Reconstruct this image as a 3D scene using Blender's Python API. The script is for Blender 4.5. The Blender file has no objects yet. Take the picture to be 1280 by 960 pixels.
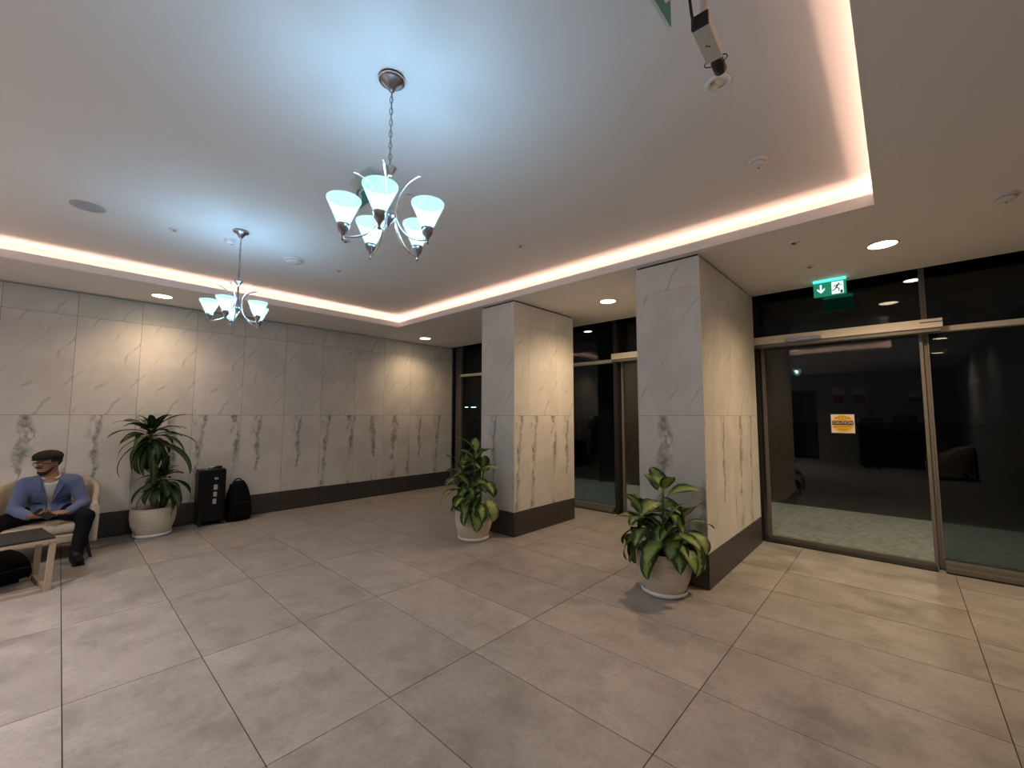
import bpy, bmesh, math, random
import numpy as np
from mathutils import Vector, Matrix

random.seed(7)
PI = math.pi
scene = bpy.context.scene
COL = scene.collection

# ------------------------------------------------------------------ camera
F_PX, YAW, PITCH, ROLL = 522.15, 0.7471, 0.0753, 0.0014
cam_data = bpy.data.cameras.new('camera')
cam_data.sensor_width = 36.0
cam_data.lens = F_PX / 1280.0 * 36.0
cam_data.clip_start = 0.01
cam_data.clip_end = 200
cam = bpy.data.objects.new('camera', cam_data)
COL.objects.link(cam)
fw = Vector((math.cos(YAW) * math.cos(PITCH), math.sin(YAW) * math.cos(PITCH), math.sin(PITCH)))
rt = Vector((math.sin(YAW), -math.cos(YAW), 0))
up = rt.cross(fw)
rt2 = rt * math.cos(ROLL) + up * math.sin(ROLL)
up2 = -rt * math.sin(ROLL) + up * math.cos(ROLL)
M = Matrix((rt2, up2, -fw)).transposed().to_4x4()
M.translation = Vector((0, 0, 1.5))
cam.matrix_world = M
scene.camera = cam

# ------------------------------------------------------------------ world, exposure
world = bpy.data.worlds.new('night_sky')
scene.world = world
world.use_nodes = True
bg = world.node_tree.nodes['Background']
bg.inputs[0].default_value = (0.25, 0.35, 0.6, 1)
bg.inputs[1].default_value = 0.003
scene.view_settings.view_transform = 'Standard'
scene.view_settings.look = 'None'
scene.view_settings.gamma = 1.0
scene.view_settings.exposure = 0.82
scene.view_settings.use_curve_mapping = False
scene.cycles.max_bounces = 7
scene.cycles.diffuse_bounces = 4
scene.cycles.glossy_bounces = 3
scene.cycles.transparent_max_bounces = 12
scene.cycles.caustics_reflective = False
scene.cycles.caustics_refractive = False
scene.cycles.sample_clamp_indirect = 4.0
scene.cycles.use_denoising = True

# light levels
P_DOWN = 31.0        # warm downlight (spot, W)
P_COVE = 0.95         # warm cove strip, W per metre
P_CHAND = 2.9        # cool chandelier bulb (point, W)
P_OUT = 112.0         # lamp in the outdoor canopy
WARM = (1.0, 0.69, 0.41)
PEACH = (1.0, 0.60, 0.44)
COOL = (0.33, 0.66, 1.0)
NEUTRAL = (1.0, 0.89, 0.84)

# ------------------------------------------------------------------ room measures
XG = 6.05            # fixed glass plane
XD = 5.98            # sliding leaf plane
XE = 5.80            # edge of the lower ceiling at the facade
YA = 7.245           # marble wall
YS = -1.25           # side wall behind the camera's right
XR = -6.2            # rear wall
HC, HU, HB = 2.985, 3.17, 0.296
CX0, CX1, CY0, CY1 = -0.75, 3.81, 0.056, 6.139   # opening of the cove

# ------------------------------------------------------------------ materials
MATS = {}
def new_mat(name):
    m = bpy.data.materials.new(name)
    m.use_nodes = True
    MATS[name] = m
    return m, m.node_tree.nodes, m.node_tree.links, m.node_tree.nodes['Principled BSDF']

def simple(name, col, rough=0.5, metal=0.0, spec=0.5, noise=0.0, nscale=20.0, bump=0.0, emit=None, es=0.0, sheen=0.0):
    m, n, l, p = new_mat(name)
    p.inputs['Base Color'].default_value = (*col, 1)
    p.inputs['Roughness'].default_value = rough
    p.inputs['Metallic'].default_value = metal
    p.inputs['Specular IOR Level'].default_value = spec
    if sheen:
        p.inputs['Sheen Weight'].default_value = sheen
    tc = n.new('ShaderNodeTexCoord')
    nz = n.new('ShaderNodeTexNoise')
    nz.inputs['Scale'].default_value = nscale
    nz.inputs['Detail'].default_value = 5
    l.new(tc.outputs['Object'], nz.inputs['Vector'])
    if noise > 0:
        mx = n.new('ShaderNodeMix'); mx.data_type = 'RGBA'
        mx.inputs[6].default_value = (*[c * (1 - noise) for c in col], 1)
        mx.inputs[7].default_value = (*[min(1, c * (1 + noise)) for c in col], 1)
        l.new(nz.outputs['Fac'], mx.inputs[0])
        l.new(mx.outputs[2], p.inputs['Base Color'])
    if bump > 0:
        b = n.new('ShaderNodeBump'); b.inputs['Strength'].default_value = bump
        b.inputs['Distance'].default_value = 0.01
        l.new(nz.outputs['Fac'], b.inputs['Height'])
        l.new(b.outputs['Normal'], p.inputs['Normal'])
    if emit:
        p.inputs['Emission Color'].default_value = (*emit, 1)
        p.inputs['Emission Strength'].default_value = es
    return m

def math_node(n, l, op, a, b=None, c=None):
    x = n.new('ShaderNodeMath'); x.operation = op
    for i, v in enumerate((a, b, c)):
        if v is None: continue
        if isinstance(v, (int, float)): x.inputs[i].default_value = v
        else: l.new(v, x.inputs[i])
    return x.outputs[0]

def smooth(n, l, v, lo, hi, a=0.0, b=1.0):
    r = n.new('ShaderNodeMapRange'); r.interpolation_type = 'SMOOTHSTEP'
    r.inputs[1].default_value = lo; r.inputs[2].default_value = hi
    r.inputs[3].default_value = a; r.inputs[4].default_value = b
    l.new(v, r.inputs[0])
    return r.outputs[0]

def noise_node(n, l, vec, scale, detail=3, rough=0.5):
    z = n.new('ShaderNodeTexNoise')
    z.inputs['Scale'].default_value = scale; z.inputs['Detail'].default_value = detail
    z.inputs['Roughness'].default_value = rough
    l.new(vec, z.inputs['Vector'])
    return z.outputs['Fac']

def mix_col(n, l, fac, a, b):
    mx = n.new('ShaderNodeMix'); mx.data_type = 'RGBA'
    for i, v in ((6, a), (7, b)):
        if isinstance(v, tuple): mx.inputs[i].default_value = (*v, 1)
        else: l.new(v, mx.inputs[i])
    if isinstance(fac, (int, float)): mx.inputs[0].default_value = fac
    else: l.new(fac, mx.inputs[0])
    return mx.outputs[2]

def marble(name, style):
    """veined porcelain slab; object x runs along the panel, object z up it"""
    m, n, l, p = new_mat(name)
    tc = n.new('ShaderNodeTexCoord')
    oi = n.new('ShaderNodeObjectInfo')
    sep = n.new('ShaderNodeSeparateXYZ'); l.new(tc.outputs['Object'], sep.inputs[0])
    X, Y, Z = sep.outputs
    rnd = oi.outputs['Random']
    step = math_node(n, l, 'FLOOR', math_node(n, l, 'MULTIPLY', rnd, 3.999))   # four prints of the slab
    comb = n.new('ShaderNodeCombineXYZ')
    l.new(math_node(n, l, 'ADD', X, math_node(n, l, 'MULTIPLY', step, 3.7)), comb.inputs[0])
    l.new(Y, comb.inputs[1]); l.new(Z, comb.inputs[2])
    V = comb.outputs[0]
    big = noise_node(n, l, V, 2.3, 4)
    mid = noise_node(n, l, V, 7.0, 4)
    base = mix_col(n, l, smooth(n, l, big, 0.35, 0.68), (0.65, 0.635, 0.61), (0.75, 0.735, 0.71))
    if style == 'upper':
        # broken thin veins leaning to the upper right
        u = math_node(n, l, 'SUBTRACT', math_node(n, l, 'MULTIPLY', X, 0.86), math_node(n, l, 'MULTIPLY', Z, 0.52))
        u = math_node(n, l, 'ADD', u, math_node(n, l, 'MULTIPLY', step, 0.085))
        u = math_node(n, l, 'ADD', u, math_node(n, l, 'MULTIPLY', math_node(n, l, 'SUBTRACT', big, 0.5), 0.24))
        u = math_node(n, l, 'ADD', u, math_node(n, l, 'MULTIPLY', math_node(n, l, 'SUBTRACT', mid, 0.5), 0.12))
        fr = math_node(n, l, 'FRACT', math_node(n, l, 'MULTIPLY', u, 4.3))
        dist = math_node(n, l, 'ABSOLUTE', math_node(n, l, 'SUBTRACT', fr, 0.5))
        line = smooth(n, l, dist, 0.012, 0.065, 1, 0)
        patch = smooth(n, l, noise_node(n, l, V, 4.6, 3), 0.46, 0.60)
        k = math_node(n, l, 'MULTIPLY', line, patch)
        k = math_node(n, l, 'MULTIPLY', k, 0.36)
        col = mix_col(n, l, k, base, (0.235, 0.225, 0.21))
    else:
        # broad smoky veins falling almost upright
        w = math_node(n, l, 'SUBTRACT', X, math_node(n, l, 'MULTIPLY', Z, 0.05))
        w = math_node(n, l, 'ADD', w, math_node(n, l, 'MULTIPLY', step, 0.14))
        sc = n.new('ShaderNodeVectorMath'); sc.operation = 'MULTIPLY'; sc.inputs[1].default_value = (1.0, 1.0, 0.55)
        l.new(V, sc.inputs[0])
        slow = noise_node(n, l, sc.outputs[0], 3.0, 3)
        fine = noise_node(n, l, sc.outputs[0], 11.0, 4)
        w = math_node(n, l, 'ADD', w, math_node(n, l, 'MULTIPLY', math_node(n, l, 'SUBTRACT', slow, 0.5), 0.34))
        w = math_node(n, l, 'ADD', w, math_node(n, l, 'MULTIPLY', math_node(n, l, 'SUBTRACT', fine, 0.5), 0.13))
        fr = math_node(n, l, 'FRACT', math_node(n, l, 'MULTIPLY', w, 2.4))
        dist = math_node(n, l, 'ABSOLUTE', math_node(n, l, 'SUBTRACT', fr, 0.5))
        wid = smooth(n, l, noise_node(n, l, sc.outputs[0], 6.0, 4), 0.34, 0.64, 0.02, 0.20)
        inside = math_node(n, l, 'SUBTRACT', 1.0, math_node(n, l, 'DIVIDE', dist, wid))
        body = smooth(n, l, inside, -0.25, 0.9)
        grain = smooth(n, l, noise_node(n, l, V, 18.0, 5), 0.32, 0.68, 0.3, 1.0)
        patch = smooth(n, l, noise_node(n, l, sc.outputs[0], 2.6, 2), 0.37, 0.50)
        k = math_node(n, l, 'MULTIPLY', math_node(n, l, 'MULTIPLY', body, grain), math_node(n, l, 'MULTIPLY', patch, 0.95))
        col = mix_col(n, l, k, base, (0.20, 0.195, 0.18))
    l.new(col, p.inputs['Base Color'])
    p.inputs['Roughness'].default_value = 0.42
    p.inputs['Specular IOR Level'].default_value = 0.35
    return m

def tile_mat():
    m, n, l, p = new_mat('cement_tile')
    tc = n.new('ShaderNodeTexCoord'); oi = n.new('ShaderNodeObjectInfo')
    off = n.new('ShaderNodeVectorMath'); off.operation = 'ADD'
    cb = n.new('ShaderNodeCombineXYZ')
    l.new(math_node(n, l, 'MULTIPLY', oi.outputs['Random'], 37.0), cb.inputs[0])
    l.new(math_node(n, l, 'MULTIPLY', oi.outputs['Random'], 91.0), cb.inputs[1])
    l.new(tc.outputs['Object'], off.inputs[0]); l.new(cb.outputs[0], off.inputs[1])
    V = off.outputs[0]
    st = n.new('ShaderNodeVectorMath'); st.operation = 'MULTIPLY'; st.inputs[1].default_value = (2.6, 0.8, 1)
    l.new(V, st.inputs[0])
    cloud = noise_node(n, l, V, 3.4, 7, 0.68)
    streak = noise_node(n, l, st.outputs[0], 2.2, 5, 0.62)
    fine = noise_node(n, l, V, 38.0, 4, 0.6)
    a = mix_col(n, l, smooth(n, l, cloud, 0.30, 0.70), (0.262, 0.240, 0.223), (0.43, 0.398, 0.37))
    b = mix_col(n, l, math_node(n, l, 'MULTIPLY', smooth(n, l, streak, 0.42, 0.66), 0.8), a, (0.37, 0.338, 0.312))
    c = mix_col(n, l, math_node(n, l, 'MULTIPLY', smooth(n, l, fine, 0.4, 0.8), 0.28), b, (0.17, 0.155, 0.14))
    hsv = n.new('ShaderNodeHueSaturation'); l.new(c, hsv.inputs['Color'])
    l.new(math_node(n, l, 'ADD', math_node(n, l, 'MULTIPLY', oi.outputs['Random'], 0.14), 0.93), hsv.inputs['Value'])
    l.new(hsv.outputs[0], p.inputs['Base Color'])
    l.new(smooth(n, l, cloud, 0.3, 0.7, 0.36, 0.5), p.inputs['Roughness'])
    p.inputs['Specular IOR Level'].default_value = 0.42
    bp = n.new('ShaderNodeBump'); bp.inputs['Strength'].default_value = 0.06; bp.inputs['Distance'].default_value = 0.004
    l.new(fine, bp.inputs['Height']); l.new(bp.outputs[0], p.inputs['Normal'])
    return m

def glass_mat(name, tint, r0=0.045):
    """thin architectural pane: clear or tinted see-through with angle-dependent mirror"""
    m, n, l, p = new_mat(name)
    n.remove(p)
    out = n['Material Output']
    lw = n.new('ShaderNodeLayerWeight'); lw.inputs['Blend'].default_value = 0.5
    f5 = math_node(n, l, 'POWER', lw.outputs['Facing'], 5.0)
    fac = math_node(n, l, 'ADD', math_node(n, l, 'MULTIPLY', f5, 1 - r0), r0)
    tr = n.new('ShaderNodeBsdfTransparent'); tr.inputs[0].default_value = (*tint, 1)
    gl = n.new('ShaderNodeBsdfGlossy'); gl.inputs['Roughness'].default_value = 0.0
    gl.inputs[0].default_value = (0.95, 0.97, 0.95, 1)
    mx = n.new('ShaderNodeMixShader')
    l.new(fac, mx.inputs[0]); l.new(tr.outputs[0], mx.inputs[1]); l.new(gl.outputs[0], mx.inputs[2])
    l.new(mx.outputs[0], out.inputs[0])
    return m

def emit_mat(name, col, strength):
    m, n, l, p = new_mat(name)
    n.remove(p)
    e = n.new('ShaderNodeEmission'); e.inputs[0].default_value = (*col, 1); e.inputs[1].default_value = strength
    l.new(e.outputs[0], n['Material Output'].inputs[0])
    return m

def leaf_mat(name, margin, centre, spread, spots):
    m, n, l, p = new_mat(name)
    uv = n.new('ShaderNodeUVMap')
    sep = n.new('ShaderNodeSeparateXYZ'); l.new(uv.outputs[0], sep.inputs[0])
    across = math_node(n, l, 'ABSOLUTE', math_node(n, l, 'MULTIPLY', math_node(n, l, 'SUBTRACT', sep.outputs[0], 0.5), 2.0))
    tc = n.new('ShaderNodeTexCoord'); oi = n.new('ShaderNodeObjectInfo')
    nz = noise_node(n, l, tc.outputs['Object'], 34.0, 4)
    rib = n.new('ShaderNodeTexWave'); rib.wave_type = 'BANDS'; rib.bands_direction = 'Y'
    cmb = n.new('ShaderNodeCombineXYZ')
    l.new(math_node(n, l, 'SUBTRACT', math_node(n, l, 'MULTIPLY', sep.outputs[1], 1.0), math_node(n, l, 'MULTIPLY', across, 0.22)), cmb.inputs[1])
    l.new(cmb.outputs[0], rib.inputs['Vector']); rib.inputs['Scale'].default_value = 4.0
    d = math_node(n, l, 'ADD', across, math_node(n, l, 'MULTIPLY', math_node(n, l, 'SUBTRACT', nz, 0.5), spots))
    d = math_node(n, l, 'ADD', d, math_node(n, l, 'MULTIPLY', rib.outputs['Fac'], 0.22))
    d = math_node(n, l, 'ADD', d, math_node(n, l, 'MULTIPLY', math_node(n, l, 'SUBTRACT', oi.outputs['Random'], 0.5), 0.5))
    k = smooth(n, l, d, spread * 0.45, spread, 1, 0)
    col = mix_col(n, l, k, margin, centre)
    mid = smooth(n, l, across, 0.02, 0.07, 1, 0)
    col = mix_col(n, l, math_node(n, l, 'MULTIPLY', mid, 0.5), col, tuple(min(1, c * 1.25 + 0.03) for c in centre))
    l.new(col, p.inputs['Base Color'])
    p.inputs['Roughness'].default_value = 0.5
    p.inputs['Specular IOR Level'].default_value = 0.35
    return m

marble('marble_upper', 'upper'); marble('marble_lower', 'lower'); tile_mat()
simple('grout', (0.055, 0.048, 0.042), 0.9, noise=0.15)
simple('joint', (0.16, 0.15, 0.14), 0.9, noise=0.1)
simple('skirting', (0.058, 0.050, 0.047), 0.45, noise=0.18, nscale=9)
simple('ceiling_paint', (0.82, 0.80, 0.79), 0.85, noise=0.015, nscale=3)
simple('wall_paint', (0.42, 0.40, 0.37), 0.8, noise=0.04, nscale=4)
simple('dark_gap', (0.03, 0.028, 0.026), 0.9, noise=0.1)
simple('frame_metal', (0.20, 0.185, 0.17), 0.45, metal=0.3, noise=0.06)
simple('frame_dark', (0.018, 0.018, 0.018), 0.4, noise=0.1)
simple('header_metal', (0.74, 0.68, 0.60), 0.42, metal=0.0, noise=0.03)
simple('edge_trim', (0.72, 0.66, 0.55), 0.4, metal=0.1, noise=0.03)
glass_mat('glass_clear', (0.86, 0.87, 0.83), 0.036); glass_mat('glass_tinted', (0.44, 0.50, 0.49), 0.036)
glass_mat('acrylic', (0.97, 0.99, 0.985), 0.06)
simple('nickel', (0.80, 0.80, 0.82), 0.25, metal=1.0, noise=0.05)
simple('nickel_dark', (0.36, 0.36, 0.40), 0.28, metal=1.0, noise=0.1)
simple('white_plastic', (0.72, 0.71, 0.69), 0.45, noise=0.02)
simple('grey_grille', (0.50, 0.49, 0.50), 0.7, noise=0.08, nscale=200)
simple('black_plastic', (0.012, 0.012, 0.014), 0.35, noise=0.2)
simple('rubber', (0.01, 0.01, 0.01), 0.7, noise=0.2)
simple('silver_sticker', (0.45, 0.45, 0.46), 0.4, noise=0.45, nscale=60)
simple('suitcase_shell', (0.006, 0.006, 0.008), 0.35, spec=0.25, noise=0.2, nscale=40)
simple('nylon', (0.004, 0.004, 0.005), 0.8, spec=0.15, noise=0.3, nscale=70, bump=0.3)
simple('pot_glaze', (0.62, 0.565, 0.46), 0.45, noise=0.07, nscale=14)
simple('saucer_white', (0.86, 0.84, 0.80), 0.35, noise=0.03)
simple('soil', (0.05, 0.035, 0.025), 0.95, noise=0.5, nscale=60, bump=0.8)
simple('stem_green', (0.10, 0.16, 0.05), 0.5, noise=0.2)
simple('cane_bark', (0.27, 0.17, 0.11), 0.8, noise=0.3, nscale=25, bump=0.4)
leaf_mat('dieffenbachia_leaf', (0.016, 0.048, 0.012), (0.24, 0.33, 0.085), 0.80, 0.95)
leaf_mat('dracaena_leaf', (0.014, 0.034, 0.013), (0.065, 0.110, 0.025), 0.50, 0.4)
simple('oak', (0.42, 0.33, 0.24), 0.5, noise=0.14, nscale=18)
simple('dark_top', (0.030, 0.026, 0.022), 0.5, spec=0.3, noise=0.2, nscale=12)
simple('cream_leather', (0.43, 0.37, 0.29), 0.55, noise=0.06, nscale=12, bump=0.1)
simple('dark_wood', (0.03, 0.02, 0.016), 0.45, noise=0.2)
simple('skin', (0.30, 0.155, 0.095), 0.5, noise=0.07, nscale=30)
simple('beard', (0.028, 0.018, 0.014), 0.8, noise=0.3, nscale=90, bump=0.5)
simple('blazer_cloth', (0.095, 0.125, 0.245), 0.85, noise=0.14, nscale=60, bump=0.2, sheen=0.2)
simple('blazer_seam', (0.07, 0.095, 0.20), 0.85, noise=0.1)
simple('shirt_cloth', (0.52, 0.53, 0.50), 0.8, noise=0.07, nscale=40)
simple('trouser_cloth', (0.006, 0.006, 0.009), 0.85, spec=0.15, noise=0.2, nscale=50)
simple('shoe_leather', (0.005, 0.005, 0.006), 0.45, spec=0.2, noise=0.2)
simple('cap_wool', (0.009, 0.011, 0.009), 0.9, noise=0.3, nscale=80, bump=0.4)
simple('glasses_frame', (0.05, 0.012, 0.011), 0.6, spec=0.1, noise=0.1)
simple('eye_white', (0.6, 0.57, 0.53), 0.3, noise=0.02)
simple('phone_black', (0.01, 0.01, 0.012), 0.15, noise=0.1)
simple('sticker_white', (0.72, 0.67, 0.62), 0.5, noise=0.02)
simple('sticker_yellow', (0.75, 0.48, 0.06), 0.5, noise=0.03)
simple('print_black', (0.02, 0.016, 0.012), 0.6, noise=0.1)
simple('print_brown', (0.25, 0.13, 0.02), 0.6, noise=0.1)
simple('print_white', (0.8, 0.78, 0.74), 0.6, noise=0.02)
simple('sign_green', (0.02, 0.16, 0.10), 0.4, noise=0.05, emit=(0.02, 0.34, 0.20), es=0.30)
simple('sign_green_plain', (0.02, 0.20, 0.14), 0.35, noise=0.05)
simple('sign_white_lit', (0.8, 0.85, 0.85), 0.4, noise=0.02, emit=(0.8, 0.95, 0.95), es=0.55)
simple('sign_top_lit', (0.05, 0.4, 0.3), 0.4, noise=0.02, emit=(0.10, 0.95, 0.72), es=0.75)
simple('cctv_beige', (0.55, 0.50, 0.45), 0.45, noise=0.03)
simple('pavement_stone', (0.28, 0.285, 0.265), 0.8, noise=0.7, nscale=13, bump=0.5)
simple('asphalt', (0.035, 0.034, 0.033), 0.9, noise=0.3, nscale=30)
simple('poster_red', (0.35, 0.05, 0.04), 0.6, noise=0.1)
simple('dark_cloth', (0.02, 0.02, 0.025), 0.85, noise=0.2)
emit_mat('downlight_lens', (1.0, 0.80, 0.52), 9.0)
emit_mat('street_lens', (0.85, 0.95, 1.0), 6.0)
emit_mat('led_strip', (1.0, 0.68, 0.50), 2.5)

def shade_mat():
    m, n, l, p = new_mat('frosted_shade')
    p.inputs['Base Color'].default_value = (0.14, 0.20, 0.20, 1)
    p.inputs['Roughness'].default_value = 0.35
    tc = n.new('ShaderNodeTexCoord')
    nz = noise_node(n, l, tc.outputs['Object'], 30.0, 3)
    p.inputs['Emission Color'].default_value = (0.54, 0.95, 0.93, 1)
    l.new(math_node(n, l, 'ADD', math_node(n, l, 'MULTIPLY', nz, 0.08), 1.9), p.inputs['Emission Strength'])
    tr = n.new('ShaderNodeBsdfTransparent'); tr.inputs[0].default_value = (0.9, 1.0, 1.0, 1)
    mx = n.new('ShaderNodeMixShader'); mx.inputs[0].default_value = 0.85
    l.new(p.outputs[0], mx.inputs[1]); l.new(tr.outputs[0], mx.inputs[2])
    l.new(mx.outputs[0], n['Material Output'].inputs[0])
    return m
shade_mat()
emit_mat('bulb_glow', (0.85, 0.97, 1.0), 14.0)

# ------------------------------------------------------------------ mesh helpers
class MB:
    def __init__(self):
        self.v, self.f = [], []
    def add(self, vs, fs, mat=None):
        o = len(self.v)
        self.v += [tuple((mat @ Vector(p)) if mat is not None else p) for p in vs]
        self.f += [tuple(i + o for i in f) for f in fs]
        return self
    def box(self, x0, x1, y0, y1, z0, z1, mat=None):
        x0, x1 = min(x0, x1), max(x0, x1); y0, y1 = min(y0, y1), max(y0, y1); z0, z1 = min(z0, z1), max(z0, z1)
        vs = [(x, y, z) for z in (z0, z1) for y in (y0, y1) for x in (x0, x1)]
        fs = [(0, 2, 3, 1), (4, 5, 7, 6), (0, 1, 5, 4), (2, 6, 7, 3), (0, 4, 6, 2), (1, 3, 7, 5)]
        return self.add(vs, fs, mat)
    def lathe(self, prof, n=24, mat=None, cap=True):
        vs, fs = [], []
        for r, z in prof:
            for k in range(n):
                a = 2 * PI * k / n
                vs.append((r * math.cos(a), r * math.sin(a), z))
        m = len(prof)
        for i in range(m - 1):
            for k in range(n):
                k2 = (k + 1) % n
                fs.append((i * n + k, i * n + k2, (i + 1) * n + k2, (i + 1) * n + k))
        if cap:
            fs.append(tuple(reversed(range(n)))); fs.append(tuple((m - 1) * n + k for k in range(n)))
        return self.add(vs, fs, mat)
    def tube(self, pts, r, n=8, mat=None, closed=False):
        pts = [Vector(p) for p in pts]
        rs = r if isinstance(r, (list, tuple)) else [r] * len(pts)
        N = len(pts); vs, fs = [], []
        prev = None
        for i, p in enumerate(pts):
            if closed: t = pts[(i + 1) % N] - pts[i - 1]
            else: t = pts[min(i + 1, N - 1)] - pts[max(i - 1, 0)]
            t.normalize()
            if prev is None:
                a = Vector((0, 0, 1)) if abs(t.z) < 0.9 else Vector((1, 0, 0))
                u = t.cross(a).normalized()
            else:
                u = (prev - t * prev.dot(t)).normalized()
            prev = u
            w = t.cross(u)
            for k in range(n):
                a = 2 * PI * k / n
                vs.append(tuple(p + (u * math.cos(a) + w * math.sin(a)) * rs[i]))
        for i in range(N if closed else N - 1):
            j = (i + 1) % N
            for k in range(n):
                k2 = (k + 1) % n
                fs.append((i * n + k, i * n + k2, j * n + k2, j * n + k))
        if not closed:
            fs.append(tuple(reversed(range(n)))); fs.append(tuple((N - 1) * n + k for k in range(n)))
        return self.add(vs, fs, mat)
    def prism(self, poly, t0, t1, mat=None):
        """polygon in local x,z extruded along local y"""
        n = len(poly)
        vs = [(x, t0, z) for x, z in poly] + [(x, t1, z) for x, z in poly]
        fs = [tuple(range(n)), tuple(reversed(range(n, 2 * n)))]
        for i in range(n):
            j = (i + 1) % n
            fs.append((i, i + n, j + n, j))
        return self.add(vs, fs, mat)
    def sphere(self, c, r, mat=None, seg=14, ring=9):
        rx, ry, rz = r if isinstance(r, tuple) else (r, r, r)
        prof = []
        vs, fs = [], []
        for i in range(ring + 1):
            th = PI * i / ring
            for k in range(seg):
                a = 2 * PI * k / seg
                vs.append((c[0] + rx * math.sin(th) * math.cos(a), c[1] + ry * math.sin(th) * math.sin(a), c[2] + rz * math.cos(th)))
        for i in range(ring):
            for k in range(seg):
                k2 = (k + 1) % seg
                fs.append((i * seg + k, (i + 1) * seg + k, (i + 1) * seg + k2, i * seg + k2))
        return self.add(vs, fs, mat)
    def build(self, name, mat, parent=None, smooth=False, bevel=0.0, loc=None, rot=None, weld=False, subsurf=0, seg=2):
        me = bpy.data.meshes.new(name)
        me.from_pydata(self.v, [], self.f)
        if weld:
            bm = bmesh.new(); bm.from_mesh(me); bmesh.ops.remove_doubles(bm, verts=bm.verts, dist=1e-5)
            bmesh.ops.recalc_face_normals(bm, faces=bm.faces); bm.to_mesh(me); bm.free()
        me.materials.append(MATS[mat])
        if smooth:
            me.polygons.foreach_set('use_smooth', [True] * len(me.polygons))
        me.update()
        o = bpy.data.objects.new(name, me); COL.objects.link(o)
        if parent is not None: o.parent = parent
        if loc is not None: o.location = loc
        if rot is not None: o.rotation_euler = rot
        if bevel > 0:
            b = o.modifiers.new('bevel', 'BEVEL'); b.width = bevel; b.segments = seg; b.limit_method = 'ANGLE'
            b.angle_limit = math.radians(50)
        if subsurf:
            s = o.modifiers.new('smooth', 'SUBSURF'); s.levels = subsurf; s.render_levels = subsurf
        return o

def tag(o, label=None, cat=None, group=None, kind=None):
    if label: o['label'] = label
    if cat: o['category'] = cat
    if group: o['group'] = group
    if kind: o['kind'] = kind
    return o

def empty(name, loc=(0, 0, 0), rz=0.0):
    o = bpy.data.objects.new(name, None); COL.objects.link(o)
    o.empty_display_size = 0.1
    o.location = loc; o.rotation_euler = (0, 0, rz)
    return o

def copy_tree(o, parent=None):
    c = o.copy(); COL.objects.link(c); c.parent = parent
    for ch in list(o.children):
        copy_tree(ch, c)
    return c

def light(name, kind, loc, power, col, parent=None, rot=(0, 0, 0), **kw):
    d = bpy.data.lights.new(name, kind); d.energy = power; d.color = col
    for k, v in kw.items(): setattr(d, k, v)
    o = bpy.data.objects.new(name, d); COL.objects.link(o)
    o.location = loc; o.rotation_euler = rot
    if parent is not None: o.parent = parent
    return o

def box_obj(name, mat, parent, *b, **kw):
    return MB().box(*b).build(name, mat, parent, **kw)

# ================================================================== STRUCTURE
# ---- floor: grout bed and one object per tile
floor = MB().box(XR - 0.1, 5.84, YS - 0.1, YA + 0.1, -0.06, -0.004).build('floor', 'grout')
tag(floor, 'large grey brown cement tile floor of the lobby', 'floor', kind='structure')
TX0, TXS, TY0, TYS, TG = 0.092, 0.594, -0.308, 1.189, 0.0026
tile_cache = {}
i0 = math.floor((XR - TX0) / TXS); i1 = math.ceil((5.84 - TX0) / TXS)
j0 = math.floor((YS - TY0) / TYS); j1 = math.ceil((YA - TY0) / TYS)
for i in range(i0, i1):
    for j in range(j0, j1):
        x0 = max(TX0 + i * TXS, XR) + TG; x1 = min(TX0 + (i + 1) * TXS, 5.84) - TG
        y0 = max(TY0 + j * TYS, YS) + TG; y1 = min(TY0 + (j + 1) * TYS, YA) - TG
        if x1 - x0 < 0.02 or y1 - y0 < 0.02: continue
        key = (round(x1 - x0, 3), round(y1 - y0, 3))
        if key not in tile_cache:
            o = MB().box(0, x1 - x0, 0, y1 - y0, -0.012, 0).build('tile', 'cement_tile', floor)
            tile_cache[key] = o.data
        else:
            o = bpy.data.objects.new('tile', tile_cache[key]); COL.objects.link(o); o.parent = floor
        o.location = (x0, y0, random.uniform(-0.0006, 0.0))

# ---- ceiling: lower slab around the cove opening, its lips, the trough and the raised field
D_TR = 0.13
SLOT_X0, SLOT_X1, SLOT_Y = XR, 3.87, YA - 0.075      # dark air slot along the marble wall
cm = MB()
cm.box(XR - 0.1, CX0, YS - 0.1, SLOT_Y, HC, HC + 0.012)
cm.box(CX1, XE, YS - 0.1, YA + 0.02, HC, HC + 0.012)
cm.box(CX0, CX1, YS - 0.1, CY0, HC, HC + 0.012)
cm.box(CX0, CX1, CY1, SLOT_Y, HC, HC + 0.012)
ceiling = cm.build('ceiling', 'ceiling_paint')
tag(ceiling, 'white painted ceiling with a raised cove lit from its edges', 'ceiling', kind='structure')
MB().box(CX0 - D_TR, CX1 + D_TR, CY0 - D_TR, CY1 + D_TR, HU, HU + 0.02).build('raised_field', 'ceiling_paint', ceiling)
tw = MB()
tw.box(CX0 - D_TR - 0.02, CX0 - D_TR, CY0 - D_TR - 0.02, CY1 + D_TR + 0.02, HC + 0.012, HU)
tw.box(CX1 + D_TR, CX1 + D_TR + 0.02, CY0 - D_TR - 0.02, CY1 + D_TR + 0.02, HC + 0.012, HU)
tw.box(CX0 - D_TR, CX1 + D_TR, CY0 - D_TR - 0.02, CY0 - D_TR, HC + 0.012, HU)
tw.box(CX0 - D_TR, CX1 + D_TR, CY1 + D_TR, CY1 + D_TR + 0.02, HC + 0.012, HU)
tw.build('trough_wall', 'ceiling_paint', ceiling)
LIP = 3.067
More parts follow.
